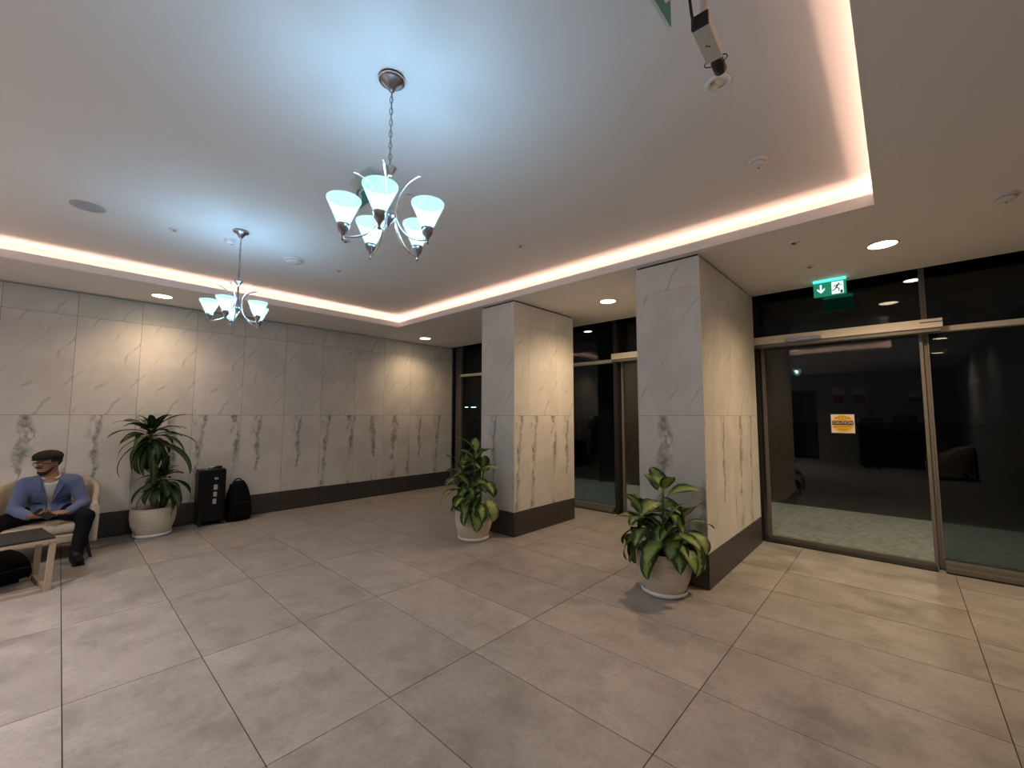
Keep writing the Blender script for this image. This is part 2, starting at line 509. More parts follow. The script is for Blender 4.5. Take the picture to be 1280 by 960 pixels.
for b in ((CX1 - 0.002, CX1 + 0.015, CY0 - 0.015, CY1 + 0.015), (CX0 - 0.015, CX0 + 0.002, CY0 - 0.015, CY1 + 0.015),
          (CX0 + 0.002, CX1 - 0.002, CY0 - 0.015, CY0 + 0.002), (CX0 + 0.002, CX1 - 0.002, CY1 - 0.002, CY1 + 0.015)):
    MB().box(*b, HC - 0.001, LIP).build('cove_lip', 'ceiling_paint', ceiling)
# slot diffuser channel along the wall
sl = MB()
sl.box(SLOT_X0, SLOT_X1, SLOT_Y, YA + 0.02, HC + 0.07, HC + 0.08)
sl.box(SLOT_X0, SLOT_X1, SLOT_Y - 0.004, SLOT_Y, HC + 0.012, HC + 0.08)
sl.build('slot_channel', 'dark_gap', ceiling)
MB().box(SLOT_X0, SLOT_X1, YA - 0.022, YA - 0.014, HC - 0.002, HC + 0.012).build('slot_blade', 'white_plastic', ceiling)
# blind pocket between ceiling edge and glass, and a lid over everything so no night leaks in
bp = MB()
bp.box(XE, XG + 0.12, YS - 0.1, YA + 0.1, 3.30, 3.32)
bp.box(XE - 0.02, XE, YS - 0.1, YA + 0.1, HC + 0.012, 3.32)
bp.build('blind_pocket', 'frame_dark', ceiling)
# LED strips in the trough: four things that light the cove
def led(name_label, x0, x1, y0, y1):
    o = MB().box(x0, x1, y0, y1, HC + 0.013, HC + 0.022).build('led_strip', 'led_strip')
    tag(o, name_label, 'light strip', 'warm light strips of the ceiling cove')
    lx, ly = x1 - x0, y1 - y0
    light('strip_light', 'AREA', ((x0 + x1) / 2, (y0 + y1) / 2, HC + 0.026), P_COVE * max(lx, ly), PEACH, o, rot=(PI, 0, 0),
          shape='RECTANGLE', size=lx, size_y=ly)
s0, s1 = 0.086, 0.100
led('warm cove light strip along the window side of the raised ceiling', CX1 + s0, CX1 + s1, CY0 - s0, CY1 + s0)
led('warm cove light strip on the side away from the windows', CX0 - s1, CX0 - s0, CY0 - s0, CY1 + s0)
led('warm cove light strip along the marble wall side', CX0 - s0, CX1 + s0, CY1 + s0, CY1 + s1)
led('warm cove light strip on the side nearest the camera', CX0 - s0, CX1 + s0, CY0 - s1, CY0 - s0)

# ---- marble wall: backing, panels in three rows, dark skirting pieces
wall = MB().box(XR, 5.90, YA + 0.006, YA + 0.12, 0, HC + 0.08).build('wall_back', 'joint')
tag(wall, 'long wall of pale veined marble panels', 'wall', kind='structure')
base = MB().box(XR, 5.86, YA + 0.002, YA + 0.006, 0, HB).build('baseboard_back', 'dark_gap')
tag(base, 'dark brown skirting along the marble wall', 'skirting', kind='structure')
PX0, PXS, PG = 0.081, 0.589, 0.0018
rows = ((HB + 0.002, 1.5, 'marble_lower'), (1.5, 2.695, 'marble_upper'), (2.695, HC - 0.004, 'marble_upper'))
pc = {}
def slab(key, mb, mat, parent, name='panel'):
    if key in pc:
        o = bpy.data.objects.new(name, pc[key]); COL.objects.link(o); o.parent = parent
    else:
        o = mb.build(name, mat, parent); pc[key] = o.data
    return o
for i in range(math.floor((XR - PX0) / PXS), 11):
    x0 = max(PX0 + i * PXS, XR) + PG; x1 = min(PX0 + (i + 1) * PXS, 5.846) - PG
    if x1 - x0 < 0.05: continue
    for r, (z0, z1, mt) in enumerate(rows):
        o = slab(('w', r, round(x1 - x0, 3)), MB().box(0, x1 - x0, 0, 0.01, PG, z1 - z0 - PG), mt, wall)
        o.location = (x0, YA, z0)
    o = slab(('s', round(x1 - x0, 3)), MB().box(0, x1 - x0, 0, 0.012, 0.012, HB - 0.002), 'skirting', base, 'skirting_piece')
    o.location = (x0, YA - 0.008, 0)
MB().box(5.846, 5.86, YA - 0.004, YA + 0.02, 0, HC).build('corner_trim', 'edge_trim', wall)

# ---- columns clad in the same marble
def column(label, x0, x1, y0, y1):
    c = MB().box(x0 + 0.012, x1 - 0.012, y0 + 0.012, y1 - 0.012, 0, HC + 0.01).build('column', 'dark_gap')
    tag(c, label, 'column', kind='structure')
    top = HC - 0.018
    rws = ((0.0, HB, 'skirting'), (HB + 0.002, 1.5, 'marble_lower'), (1.5, 2.695, 'marble_upper'), (2.695, top, 'marble_upper'))
    def face(origin, rz, length, seams):
        cuts = [0.0] + seams + [length]
        for a, b in zip(cuts[:-1], cuts[1:]):
            for z0, z1, mt in rws:
                nm = 'skirting_piece' if mt == 'skirting' else 'panel'
                out = -0.006 if mt == 'skirting' else 0
                o = MB().box(0, b - a - 0.002, out, 0.012, 0.001, z1 - z0 - 0.001).build(nm, mt, c)
                d = Vector((math.cos(rz), math.sin(rz), 0))
                o.location = Vector(origin) + d * (a + 0.001) + Vector((0, 0, z0)); o.rotation_euler = (0, 0, rz)
    face((x0, y0, 0), 0.0, x1 - x0, [s for s in (0.30, 0.90, 1.45) if s < x1 - x0 - 0.1])      # broad face towards the door
    face((x1, y1, 0), PI, x1 - x0, [0.6] if x1 - x0 < 1.5 else [0.6, 1.2])
    face((x0, y1, 0), -PI / 2, y1 - y0, [])                                             # narrow face to the lobby
    face((x1, y0, 0), PI / 2, y1 - y0, [])
    for (px, py) in ((x0, y0), (x0, y1), (x1, y0), (x1, y1)):
        MB().box(px - 0.004, px + 0.004, py - 0.004, py + 0.004, HB, top).build('corner_trim', 'edge_trim', c)
    return c
column('free-standing marble column behind the farther leafy plant', 3.891, 5.197, 3.567, 4.162)
column('marble column beside the sliding glass door with the nearer plant', 3.891, 5.760, 1.280, 1.893)

# ---- unseen sides of the lobby (they show as reflections in the glass)
w = MB().box(XR, XG + 0.1, YS - 0.12, YS, 0, HC + 0.4).build('wall_right', 'wall_paint')
tag(w, 'plain side wall mirrored in the glass beside the door', 'wall', kind='structure')
w = MB()
w.box(XR - 0.12, XR, YS - 0.1, 2.14, 0, HC + 0.3); w.box(XR - 0.12, XR, 2.96, YA + 0.1, 0, HC + 0.3)
w.box(XR - 0.12, XR, 2.14, 2.96, 2.4, HC + 0.3); w.box(XR - 1.2, XR - 1.1, 1.6, 3.5, 0, HC + 0.3)
w = w.build('wall_rear', 'wall_paint')
tag(w, 'far wall with a dark doorway mirrored in the sliding door', 'wall', kind='structure')

# ---- facade
FZ = 3.30
def pane(parent, x, y0, y1, z0, z1, mat, name='pane'):
    return MB().box(x - 0.005, x + 0.005, y0, y1, z0, z1).build(name, mat, parent)
def window(name, label, y0, y1, mat_low='glass_tinted', jl=0.05, jr=0.05, tz=2.38, sill=0.08):
    w_ = empty(name, (XG, (y0 + y1) / 2, 0)); L = Vector(w_.location)
    tag(w_, label, 'window', kind='structure')
    def part(nm, mat, *b):
        return MB().box(b[0] - L.x, b[1] - L.x, b[2] - L.y, b[3] - L.y, b[4], b[5]).build(nm, mat, w_)
    part('jamb', 'frame_metal', XG - 0.06, XG + 0.06, y0, y0 + jr, 0, FZ)
    part('jamb', 'frame_metal', XG - 0.06, XG + 0.06, y1 - jl, y1, 0, FZ)
    part('sill', 'frame_metal', XG - 0.12, XG + 0.06, y0 + jr, y1 - jl, 0, sill)
    part('sill_cap', 'frame_metal', XG - 0.16, XG + 0.06, y0 + jr, y1 - jl, 0, sill * 0.55)
    part('transom_bar', 'header_metal', XG - 0.08, XG + 0.06, y0 + jr, y1 - jl, tz - 0.03, tz + 0.02)
    part('head', 'frame_dark', XG - 0.06, XG + 0.06, y0 + jr, y1 - jl, FZ - 0.06, FZ)
    part('lower_pane', mat_low, XG - 0.005, XG + 0.005, y0 + jr, y1 - jl, sill, tz - 0.03)
    part('upper_pane', 'glass_tinted', XG - 0.005, XG + 0.005, y0 + jr, y1 - jl, tz + 0.02, FZ - 0.06)
    return w_
window('window_1', 'narrow dark window between the marble wall and the free-standing column', 5.30, YA + 0.02, jl=0.18)
window('window_2', 'tall fixed dark window left of the mullion between the two columns', 3.265, 5.30, jr=0.06)
window('window_3', 'dark fixed glass panel at the right of the sliding door', YS, -0.242, jr=0.05, jl=0.012)

def sliding_door(name, label, y0, y1, hy0, hy1, sensor_y, jl):
    """y0..y1 clear opening, header box hy0..hy1"""
    d = empty(name, (XD, (y0 + y1) / 2, 0)); L = Vector(d.location)
    tag(d, label, 'door', kind='structure')
    def part(nm, mat, *b, **kw):
        p_ = kw.pop('parent', d)
        return MB().box(b[0] - L.x, b[1] - L.x, b[2] - L.y, b[3] - L.y, b[4], b[5]).build(nm, mat, p_, **kw)
    part('floor_track', 'frame_dark', 5.842, XG + 0.06, y0, y1, -0.01, 0.012)
    h = part('header_box', 'header_metal', 5.80, 5.955, hy0, hy1, 2.372, 2.462, bevel=0.004)
    part('header_seam', 'frame_dark', 5.796, 5.799, hy0, hy0 + 0.16, 2.425, 2.433, parent=h)
    part('sensor', 'nickel_dark', 5.77, 5.80, sensor_y - 0.17, sensor_y + 0.17, 2.372, 2.41, parent=h, bevel=0.006)
    part('header_lip', 'frame_metal', 5.82, 5.95, hy0 + 0.02, hy1, 2.335, 2.371)
    part('post', 'frame_metal', 6.01, XG + 0.05, y0 - 0.041, y0 - 0.011, 0, FZ)
    part('post', 'frame_dark', 5.86, XG + 0.05, y1, y1 + jl, 0, FZ)
    part('transom_bar', 'frame_metal', XG - 0.06, XG + 0.04, y0, y1, 2.36, 2.41)
    part('transom_pane', 'glass_tinted', XG - 0.005, XG + 0.005, y0 - 0.012, y1, 2.41, FZ)
    lf = part('sliding_leaf', 'glass_clear', XD - 0.005, XD + 0.005, y0 + 0.02, y1 - 0.045, 0.05, 2.345)
    part('stile', 'frame_metal', XD - 0.02, XD + 0.02, y0 - 0.008, y0 + 0.018, 0.015, 2.36, parent=lf)
    part('stile', 'frame_metal', XD - 0.02, XD + 0.02, y1 - 0.05, y1 - 0.015, 0.015, 2.36, parent=lf)
    part('bottom_rail', 'frame_metal', XD - 0.02, XD + 0.02, y0 + 0.02, y1 - 0.05, 0.012, 0.055, parent=lf)
    return d, lf
door1, leaf1 = sliding_door('door_1', 'automatic sliding glass door with a yellow caution sticker', -0.20, 1.262, -0.352, 1.30, 0.78, 0.05)
door2, leaf2 = sliding_door('door_2', 'second sliding glass door half hidden behind the column by the nearer plant', 1.95, 3.20, 1.90, 3.265, 2.2, 0.065)
MB().box(5.86, XG + 0.06, 1.312, 1.888, 0, FZ).build('trim_1', 'frame_dark')
tag(bpy.data.objects['trim_1'], 'dark upright filler between column and glass facade', 'trim', kind='structure')

# ---- outdoors
g = MB().box(5.86, 8.65, -6, 16, -0.10, -0.015).build('pavement', 'pavement_stone')
tag(g, 'pale stone paving just outside the glass doors', 'pavement', kind='structure')
g = MB().box(8.65, 130, -60, 130, -0.25, -0.14).build('road', 'asphalt')
tag(g, 'unlit black road outside beyond the paving', 'road', kind='structure')
can = MB().box(6.2, 8.4, -6, 16, 3.22, 3.40).build('canopy_slab', 'frame_dark')
tag(can, 'dark canopy slab over the paving outside the doors', 'canopy', kind='structure')

# ================================================================== LIGHT FITTINGS
def downlight(label, x, y, z=HC, power=None, col=WARM, group='warm round ceiling downlights', r=0.1):
    t = empty('downlight', (x, y, z))
    tag(t, label, 'downlight', group)
    MB().lathe([(r, 0.0), (r + 0.014, -0.0005), (r + 0.013, -0.004), (r - 0.002, -0.006), (r - 0.004, 0.002)], 32, cap=False).build('trim_ring', 'white_plastic', t, smooth=True)
    MB().lathe([(r - 0.003, -0.004), (r * 0.5, -0.0045), (0.001, -0.0045)], 32, cap=False).build('lens', 'downlight_lens', t)
    light('downlight_lamp', 'SPOT', (0, 0, -0.03), power or P_DOWN, col, t, spot_size=math.radians(150), spot_blend=1.0, shadow_soft_size=0.07)
    return t
downlight('lit downlight in the ceiling before the sliding door', 4.767, 0.037, power=112)
downlight('lit downlight in the ceiling between the two columns', 4.765, 2.712, power=78)
downlight('lit downlight by the window end of the marble wall', 4.72, 6.66)
downlight('lit downlight washing the marble wall above the tall potted plant', 0.789, 6.70)
downlight('lit downlight of the side wall mirrored in the right glass panel', 0.72, -0.64, power=24, col=NEUTRAL)
downlight('second lit downlight of the side wall mirrored in the right glass panel', -1.85, -0.72, power=75, col=NEUTRAL)
downlight('lit downlight on the marble wall outside the picture', -3.2, 6.70)
for lab_, x_, y_ in (('added fill lamp behind the camera farthest from the windows', -4.8, 4.6), ('added fill lamp behind the camera in the middle of the rear ceiling', -3.0, 4.3),
                     ('added fill lamp behind the camera closest to the raised ceiling', -1.5, 3.6)):
    downlight(lab_, x_, y_, power=190, col=NEUTRAL)  # unseen lamps added at the rear to lift the ambient fill

def curve(pts, n):
    """Catmull-Rom through points"""
    P_ = [Vector(p) for p in pts]; P_ = [P_[0] * 2 - P_[1]] + P_ + [P_[-1] * 2 - P_[-2]]
    out = []
    for i in range(1, len(P_) - 2):
        for k in range(n):
            t = k / n
            a, b, c, d = P_[i - 1:i + 3]
            out.append(0.5 * ((2 * b) + (c - a) * t + (2 * a - 5 * b + 4 * c - d) * t * t + (3 * b - a - 3 * c + d) * t ** 3))
    out.append(P_[-2])
    return out

def chandelier(label, x, y, rot):
    t = empty('chandelier', (x, y, HU)); t.rotation_euler = (0, 0, rot)
    tag(t, label, 'chandelier', 'five-armed chandeliers of the lobby')
    Z = lambda z: z - HU
    can_ = MB().lathe([(0.001, Z(3.170)), (0.060, Z(3.170)), (0.062, Z(3.160)), (0.052, Z(3.150)), (0.036, Z(3.142)), (0.020, Z(3.118)), (0.013, Z(3.104)), (0.001, Z(3.100))], 28, cap=False).build('canopy', 'nickel_dark', t, smooth=True)
    MB().lathe([(0.060, Z(3.163)), (0.066, Z(3.159)), (0.060, Z(3.154))], 28, cap=False).build('canopy_bead', 'nickel', can_, smooth=True)
    ch = MB()
    z = 3.102; k = 0
    while z > 2.70:
        pts = []
        for i in range(12):
            a = 2 * PI * i / 12
            dx, dz = 0.0075 * math.cos(a), 0.0185 * math.sin(a)
            pts.append((dx, 0, Z(z - 0.014) + dz) if k % 2 == 0 else (0, dx, Z(z - 0.014) + dz))
        ch.tube(pts, 0.0021, 6, closed=True)
        z -= 0.0295; k += 1
    ch.tube([(0.003, 0.003, Z(3.10)), (-0.003, 0.002, Z(2.9)), (0.002, -0.003, Z(2.69))], 0.0016, 5)
    ch.build('chain', 'nickel_dark', t, smooth=True)
    MB().lathe([(0.001, Z(2.655)), (0.010, Z(2.655)), (0.014, Z(2.670)), (0.034, Z(2.700)), (0.036, Z(2.704)), (0.030, Z(2.702)), (0.008, Z(2.672)), (0.001, Z(2.672))], 24, cap=False).build('top_cup', 'nickel', t, smooth=True)
    MB().lathe([(0.001, Z(2.66)), (0.0075, Z(2.66)), (0.0075, Z(2.50)), (0.012, Z(2.492)), (0.032, Z(2.470)), (0.036, Z(2.455)), (0.022, Z(2.438)), (0.010, Z(2.425)), (0.006, Z(2.412)), (0.001, Z(2.405))], 24, cap=False).build('stem', 'nickel_dark', t, smooth=True)
    for i in range(5):
        a = 2 * PI * i / 5
        R_ = Matrix.Rotation(a, 4, 'Z')
        arm = MB().tube([R_ @ p for p in curve([(0.202, 0, Z(2.326)), (0.150, 0, Z(2.332)), (0.095, 0, Z(2.362)), (0.052, 0, Z(2.425)), (0.040, 0, Z(2.49)), (0.052, 0, Z(2.555)), (0.090, 0, Z(2.610)), (0.135, 0, Z(2.640)), (0.165, 0, Z(2.648))], 5)], 0.0052, 8).build('arm', 'nickel', t, smooth=True)
        C = Matrix.Translation(R_ @ Vector((0.202, 0, 0)))
        sk = MB().lathe([(0.001, Z(2.306)), (0.006, Z(2.306)), (0.0075, Z(2.312)), (0.006, Z(2.320)), (0.008, Z(2.330)), (0.012, Z(2.340)), (0.022, Z(2.352)), (0.027, Z(2.368)), (0.029, Z(2.384)), (0.026, Z(2.386)), (0.001, Z(2.380))], 20, C, cap=False).build('socket_cup', 'nickel_dark', t, smooth=True)
        MB().lathe([(0.026, Z(2.384)), (0.0765, Z(2.497)), (0.0775, Z(2.505)), (0.0745, Z(2.505)), (0.0735, Z(2.498)), (0.0235, Z(2.388))], 32, C, cap=False).build('glass_shade', 'frosted_shade', t, smooth=True)
        bu = MB().sphere((0, 0, Z(2.440)), (0.016, 0.016, 0.026), C).build('bulb', 'bulb_glow', t, smooth=True)
        light('bulb_lamp', 'POINT', C @ Vector((0, 0, Z(2.462))), P_CHAND, COOL, t, shadow_soft_size=0.02)
    return t
chandelier('chandelier with five cone glass shades nearer the camera, exit sign behind it', 1.03, 1.771, math.radians(-131))
chandelier('farther and smaller looking chandelier hanging before the marble wall', 1.03, 4.32, math.radians(-131 + 4))

# ================================================================== CEILING DEVICES
def disc_device(name, label, cat, x, y, z, prof, mat, group=None, extra=None):
    t = empty(name, (x, y, z)); tag(t, label, cat, group)
    MB().lathe(prof, 32, cap=False).build('body', mat, t, smooth=True)
    if extra: extra(t)
    return t
def grille(r):
    def f(t):
        m = MB().tube([(r * k / 120 * math.cos(k * PI / 12), r * k / 120 * math.sin(k * PI / 12), -0.009) for k in range(4, 120)], 0.002, 5)
        m.build('grille', 'grey_grille', t)
    return f
disc_device('ceiling_speaker', 'round grey ceiling speaker near the cove edge above the seated man', 'speaker', 0.061, 4.70, HU,
            [(0.105, 0), (0.106, -0.004), (0.098, -0.008), (0.092, -0.007), (0.001, -0.007)], 'grey_grille', extra=grille(0.09))
def nozzle(t):
    MB().lathe([(0.016, -0.006), (0.010, -0.010), (0.004, -0.014), (0.016, -0.016), (0.016, -0.018), (0.001, -0.019)], 14, cap=False).build('nozzle', 'nickel_dark', t)
PLATE = [(0.042, 0), (0.042, -0.004), (0.030, -0.007), (0.001, -0.007)]
disc_device('fire_sprinkler', 'small sprinkler head between the ceiling speaker and the farther chandelier', 'sprinkler', 0.61, 4.72, HU, PLATE, 'white_plastic', 'fire sprinklers', nozzle)
disc_device('fire_sprinkler', 'small sprinkler head to the right of the round smoke detector', 'sprinkler', 2.10, 4.67, HU, PLATE, 'white_plastic', 'fire sprinklers', nozzle)
disc_device('fire_sprinkler', 'small sprinkler head between the nearer chandelier and the column', 'sprinkler', 2.99, 2.66, HU, PLATE, 'white_plastic', 'fire sprinklers', nozzle)
disc_device('fire_sprinkler', 'small sprinkler head left of the nearer chandelier lamps', 'sprinkler', 1.77, 3.82, HU, PLATE, 'white_plastic', 'fire sprinklers', nozzle)
disc_device('fire_sprinkler', 'small sprinkler head in the lower ceiling beside the cove corner', 'sprinkler', 4.197, 0.595, HC, PLATE, 'white_plastic', 'fire sprinklers', nozzle)
disc_device('fire_sprinkler', 'small sprinkler head close above the green door exit sign', 'sprinkler', 4.99, 0.585, HC, PLATE, 'white_plastic', 'fire sprinklers', nozzle)
disc_device('fire_sprinkler', 'small sprinkler head in the ceiling left of the farther column top', 'sprinkler', 5.02, 5.69, HC, PLATE, 'white_plastic', 'fire sprinklers', nozzle)
def detector_ring(r):
    def f(t):
        MB().lathe([(r * 1.02, -0.016), (r * 1.05, -0.020), (r * 1.02, -0.026), (r * 0.99, -0.022), (r * 1.02, -0.016)], 28, cap=False).build('vent_ring', 'grey_grille', t)
        MB().sphere((r * 0.4, 0, -0.043), 0.006).build('indicator', 'black_plastic', t)
    return f
DET = lambda r: [(r, 0), (r, -0.012), (r * 0.93, -0.016), (r * 0.80, -0.018), (r * 0.80, -0.028), (r * 0.7, -0.038), (r * 0.3, -0.043), (0.001, -0.043)]
disc_device('smoke_detector', 'big round smoke detector right of the farther chandelier', 'smoke detector', 1.62, 4.70, HU, DET(0.10), 'white_plastic', extra=detector_ring(0.08))
disc_device('smoke_detector', 'slim white detector disc just behind the farther chandelier chain', 'smoke detector', 1.01, 4.60, HU, DET(0.052), 'white_plastic', extra=detector_ring(0.04))
disc_device('smoke_detector', 'white detector disc alone near the bright cove corner', 'smoke detector', 3.02, 0.60, HU, DET(0.056), 'white_plastic', extra=detector_ring(0.045))
disc_device('smoke_detector', 'detector on the lower ceiling at the far right edge', 'smoke detector', 4.247, -0.60, HC, DET(0.062), 'white_plastic', extra=detector_ring(0.05))
def eyelens(t):
    MB().lathe([(0.036, -0.006), (0.030, -0.004), (0.001, -0.003)], 24, cap=False).build('lens', 'nickel', t, smooth=True)
disc_device('spotlight', 'unlit round recessed spotlight just beyond the security camera lens', 'spotlight', 2.155, 0.588, HU,
            [(0.060, 0), (0.060, -0.004), (0.050, -0.010), (0.038, -0.008), (0.036, 0.0)], 'white_plastic', extra=eyelens)

# ---- security camera
def basis(origin, xa, up_=(0, 0, 1)):
    x = Vector(xa).normalized(); u = Vector(up_); y = u.cross(x).normalized(); z = x.cross(y)
    m = Matrix((x, y, z)).transposed().to_4x4(); m.translation = Vector(origin); return m
cc = empty('security_camera', (1.50, 0.44, HU)); tag(cc, 'beige box security camera hanging on a ceiling bracket', 'camera')
B = basis((1.665 - 1.50, 0.484 - 0.44, 2.985 - HU), (1.0, 0.03, -0.05))
MB().box(-0.095, 0.085, -0.031, 0.031, -0.026, 0.028, B).build('body', 'cctv_beige', cc, bevel=0.003)
rp = MB().box(-0.108, -0.0955, -0.031, 0.031, -0.026, 0.028, B).build('rear_panel', 'black_plastic', cc, bevel=0.002)
lens = MB().lathe([(0.001, 0), (0.021, 0), (0.021, 0.030), (0.025, 0.034), (0.025, 0.090), (0.022, 0.094), (0.018, 0.086), (0.001, 0.080)], 24, B @ Matrix.Translation((0.085, 0, 0)) @ Matrix.Rotation(PI / 2, 4, 'Y'), cap=False).build('lens', 'black_plastic', cc, smooth=True)
for s in (-1, 1):
    MB().tube([B @ Vector(p) for p in curve([(0.087, s * 0.022, -0.01), (0.093, s * 0.040, -0.012), (0.110, s * 0.042, -0.012), (0.124, s * 0.024, -0.01)], 5)], 0.0022, 6).build('lens_lead', 'rubber', cc, smooth=True)
m = MB()
for p in ((-0.005, 0.004), (0.003, -0.004)): m.box(p[0] - 0.003, p[0] + 0.003, p[1] - 0.003, p[1] + 0.003, -0.0275, -0.0262, B)
m.build('screw', 'black_plastic', cc)
MB().tube([B @ Vector(p) for p in curve([(-0.105, 0.020, 0.0), (-0.135, 0.020, 0.02), (-0.17, 0.016, 0.08), (-0.19, 0.010, 0.17)], 6)], 0.0055, 8).build('cable', 'rubber', cc, smooth=True)
MB().lathe([(0.001, 0), (0.045, 0), (0.045, -0.010), (0.028, -0.018), (0.001, -0.018)], 24, cap=False).build('ceiling_plate', 'white_plastic', cc, smooth=True)
MB().tube([(0.0, 0, -0.015), (0.03, 0.012, -0.07), (0.075, 0.03, -0.13), (0.10, 0.036, -0.158)], [0.016, 0.015, 0.013, 0.012], 12).build('bracket_arm', 'cctv_beige', cc, smooth=True)

# ---- hanging exit signs: pictograms are thin raised prints on the panel (local x = reading direction, local z = up)
MAN = [[(-0.012, 0.030), (0.000, 0.044), (0.014, 0.040), (0.016, 0.028), (0.002, 0.022)]]
def running_man(mb, ox, oz, s, t0, t1, mirror=1):
    def P2(pts): return [(ox + mirror * x * s, oz + z * s) for x, z in pts]
    def stroke(a, b, w):
        a = Vector((a[0], a[1])); b = Vector((b[0], b[1])); d = (b - a).normalized(); q = Vector((-d.y, d.x)) * w / 2
        mb.prism(P2([tuple(a + q), tuple(a - q), tuple(b - q), tuple(b + q)]), t0, t1)
    hd = [(0.20 + 0.11 * math.cos(k * PI / 5), 0.74 + 0.11 * math.sin(k * PI / 5)) for k in range(10)]
    mb.prism(P2(hd), t0, t1)
    stroke((0.12, 0.64), (-0.12, 0.22), 0.20)
    stroke((0.12, 0.60), (0.42, 0.48), 0.09); stroke((0.42, 0.48), (0.52, 0.60), 0.08)
    stroke((0.08, 0.60), (-0.25, 0.55), 0.09); stroke((-0.25, 0.55), (-0.36, 0.34), 0.08)
    stroke((-0.10, 0.24), (0.22, 0.02), 0.12); stroke((0.22, 0.02), (0.16, -0.34), 0.10)
    stroke((-0.12, 0.22), (-0.30, -0.08), 0.12); stroke((-0.30, -0.08), (-0.62, -0.16), 0.10)
def down_arrow(mb, ox, oz, s, t0, t1):
    q = [(-0.14, 0.9), (0.14, 0.9), (0.14, -0.1), (0.52, 0.26), (0.52, -0.10), (0, -0.62), (-0.52, -0.10), (-0.52, 0.26), (-0.14, -0.1)]
    # split in two convex-ish prisms
    mb.prism([(ox + x * s, oz + z * s) for x, z in ((-0.14, 0.9), (0.14, 0.9), (0.14, -0.3), (-0.14, -0.3))], t0, t1)
    mb.prism([(ox + x * s, oz + z * s) for x, z in ((0, -0.62), (0.55, -0.07), (0.55, 0.30), (0, -0.25))], t0, t1)
    mb.prism([(ox + x * s, oz + z * s) for x, z in ((0, -0.62), (0, -0.25), (-0.55, 0.30), (-0.55, -0.07))], t0, t1)

# lit sign over the sliding door (faces -X; reading direction is -Y)
es = empty('exit_sign', (5.62, 0.492, HC), -PI / 2)
tag(es, 'lit green exit sign with arrow and running figure above the sliding door', 'exit sign', 'green exit signs')
MB().box(-0.142, 0.142, -0.018, 0.018, -0.18, -0.028).build('panel', 'sign_green', es, bevel=0.002)
MB().box(-0.142, 0.142, -0.030, 0.030, -0.0275, -0.002).build('lamp_housing', 'sign_top_lit', es, bevel=0.003)
m = MB(); down_arrow(m, -0.075, -0.108, 0.062, -0.0215, -0.0182); m.build('arrow', 'sign_white_lit', es)
m = MB().box(0.018, 0.120, -0.0200, -0.0182, -0.172, -0.040); wp = m.build('white_field', 'sign_white_lit', es)
m = MB(); running_man(m, 0.066, -0.122, 0.075, -0.0225, -0.0203); m.box(0.092, 0.112, -0.0225, -0.0203, -0.168, -0.14); m.build('running_figure', 'sign_green_plain', wp)

# unlit acrylic sign behind the nearer chandelier (plane across the lobby)
es = empty('exit_sign', (1.372, 2.67, HU), -PI / 2)
tag(es, 'clear acrylic exit sign partly hidden behind the nearer chandelier', 'exit sign', 'green exit signs')
MB().box(-0.15, 0.15, -0.055, 0.055, -0.028, -0.001).build('ceiling_housing', 'acrylic', es, bevel=0.003)
MB().box(-0.145, 0.145, -0.004, 0.004, -0.215, -0.030).build('blade', 'acrylic', es)
MB().box(-0.13, 0.13, -0.0065, -0.0045, -0.205, -0.055).build('green_print', 'sign_green_plain', es)
m = MB(); running_man(m, -0.065, -0.125, 0.075, -0.0085, -0.0067); m.build('running_figure', 'print_white', es)
m = MB(); down_arrow(m, 0.07, -0.120, 0.06, -0.0085, -0.0067); m.build('arrow', 'print_white', es)
# acrylic sign overhead, cut by the upper picture edge (plane Y = const, facing the camera side)
es = empty('exit_sign', (1.325, 0.562, HU), 0)
tag(es, 'green exit sign corner cut off at the upper picture edge beside the security camera', 'exit sign', 'green exit signs')
MB().box(-0.16, 0.13, -0.03, 0.03, -0.025, -0.001).build('ceiling_housing', 'white_plastic', es, bevel=0.003)
MB().box(-0.158, 0.158, -0.004, 0.004, -0.225, -0.026).build('blade', 'acrylic', es)
MB().box(-0.150, 0.150, -0.0065, -0.0045, -0.216, -0.045).build('green_print', 'sign_green_plain', es)
m = MB(); down_arrow(m, 0.095, -0.125, 0.065, -0.0085, -0.0067); m.build('arrow', 'print_white', es)
m = MB(); running_man(m, -0.05, -0.125, 0.075, -0.0085, -0.0067); m.build('running_figure', 'print_white', es)

# ---- caution sticker on the sliding leaf (faces -X)
def text_obj(body, size, mat, parent, loc, rot, align='CENTER', ext=0.0006, sx=1.0):
    c = bpy.data.curves.new('lettering', 'FONT'); c.body = body; c.size = size; c.align_x = align; c.align_y = 'CENTER'
    c.extrude = ext; c.materials.append(MATS[mat]); c.fill_mode = 'BOTH'; c.resolution_u = 2
    tmp = bpy.data.objects.new('lettering', c); COL.objects.link(tmp)
    me = bpy.data.meshes.new_from_object(tmp.evaluated_get(bpy.context.evaluated_depsgraph_get()))
    bpy.data.objects.remove(tmp); bpy.data.curves.remove(c)
    if not me.materials: me.materials.append(MATS[mat])
    o = bpy.data.objects.new('lettering', me); COL.objects.link(o); o.parent = parent; o.location = loc; o.rotation_euler = rot
    o.scale = (sx, 1, 1)
    return o
cs = empty('caution_sticker', (XD - 0.0056, 0.475, 1.414), -PI / 2)
tag(cs, 'square yellow and white caution sticker on the sliding glass door', 'sticker')
MB().box(-0.104, 0.104, -0.0010, 0.0, -0.104, 0.104).build('white_square', 'sticker_white', cs)
circ = [(0.096 * math.cos(2 * PI * k / 40), 0.096 * math.sin(2 * PI * k / 40)) for k in range(40)]
MB().prism(circ, -0.0018, -0.0012).build('yellow_disc', 'sticker_yellow', cs)
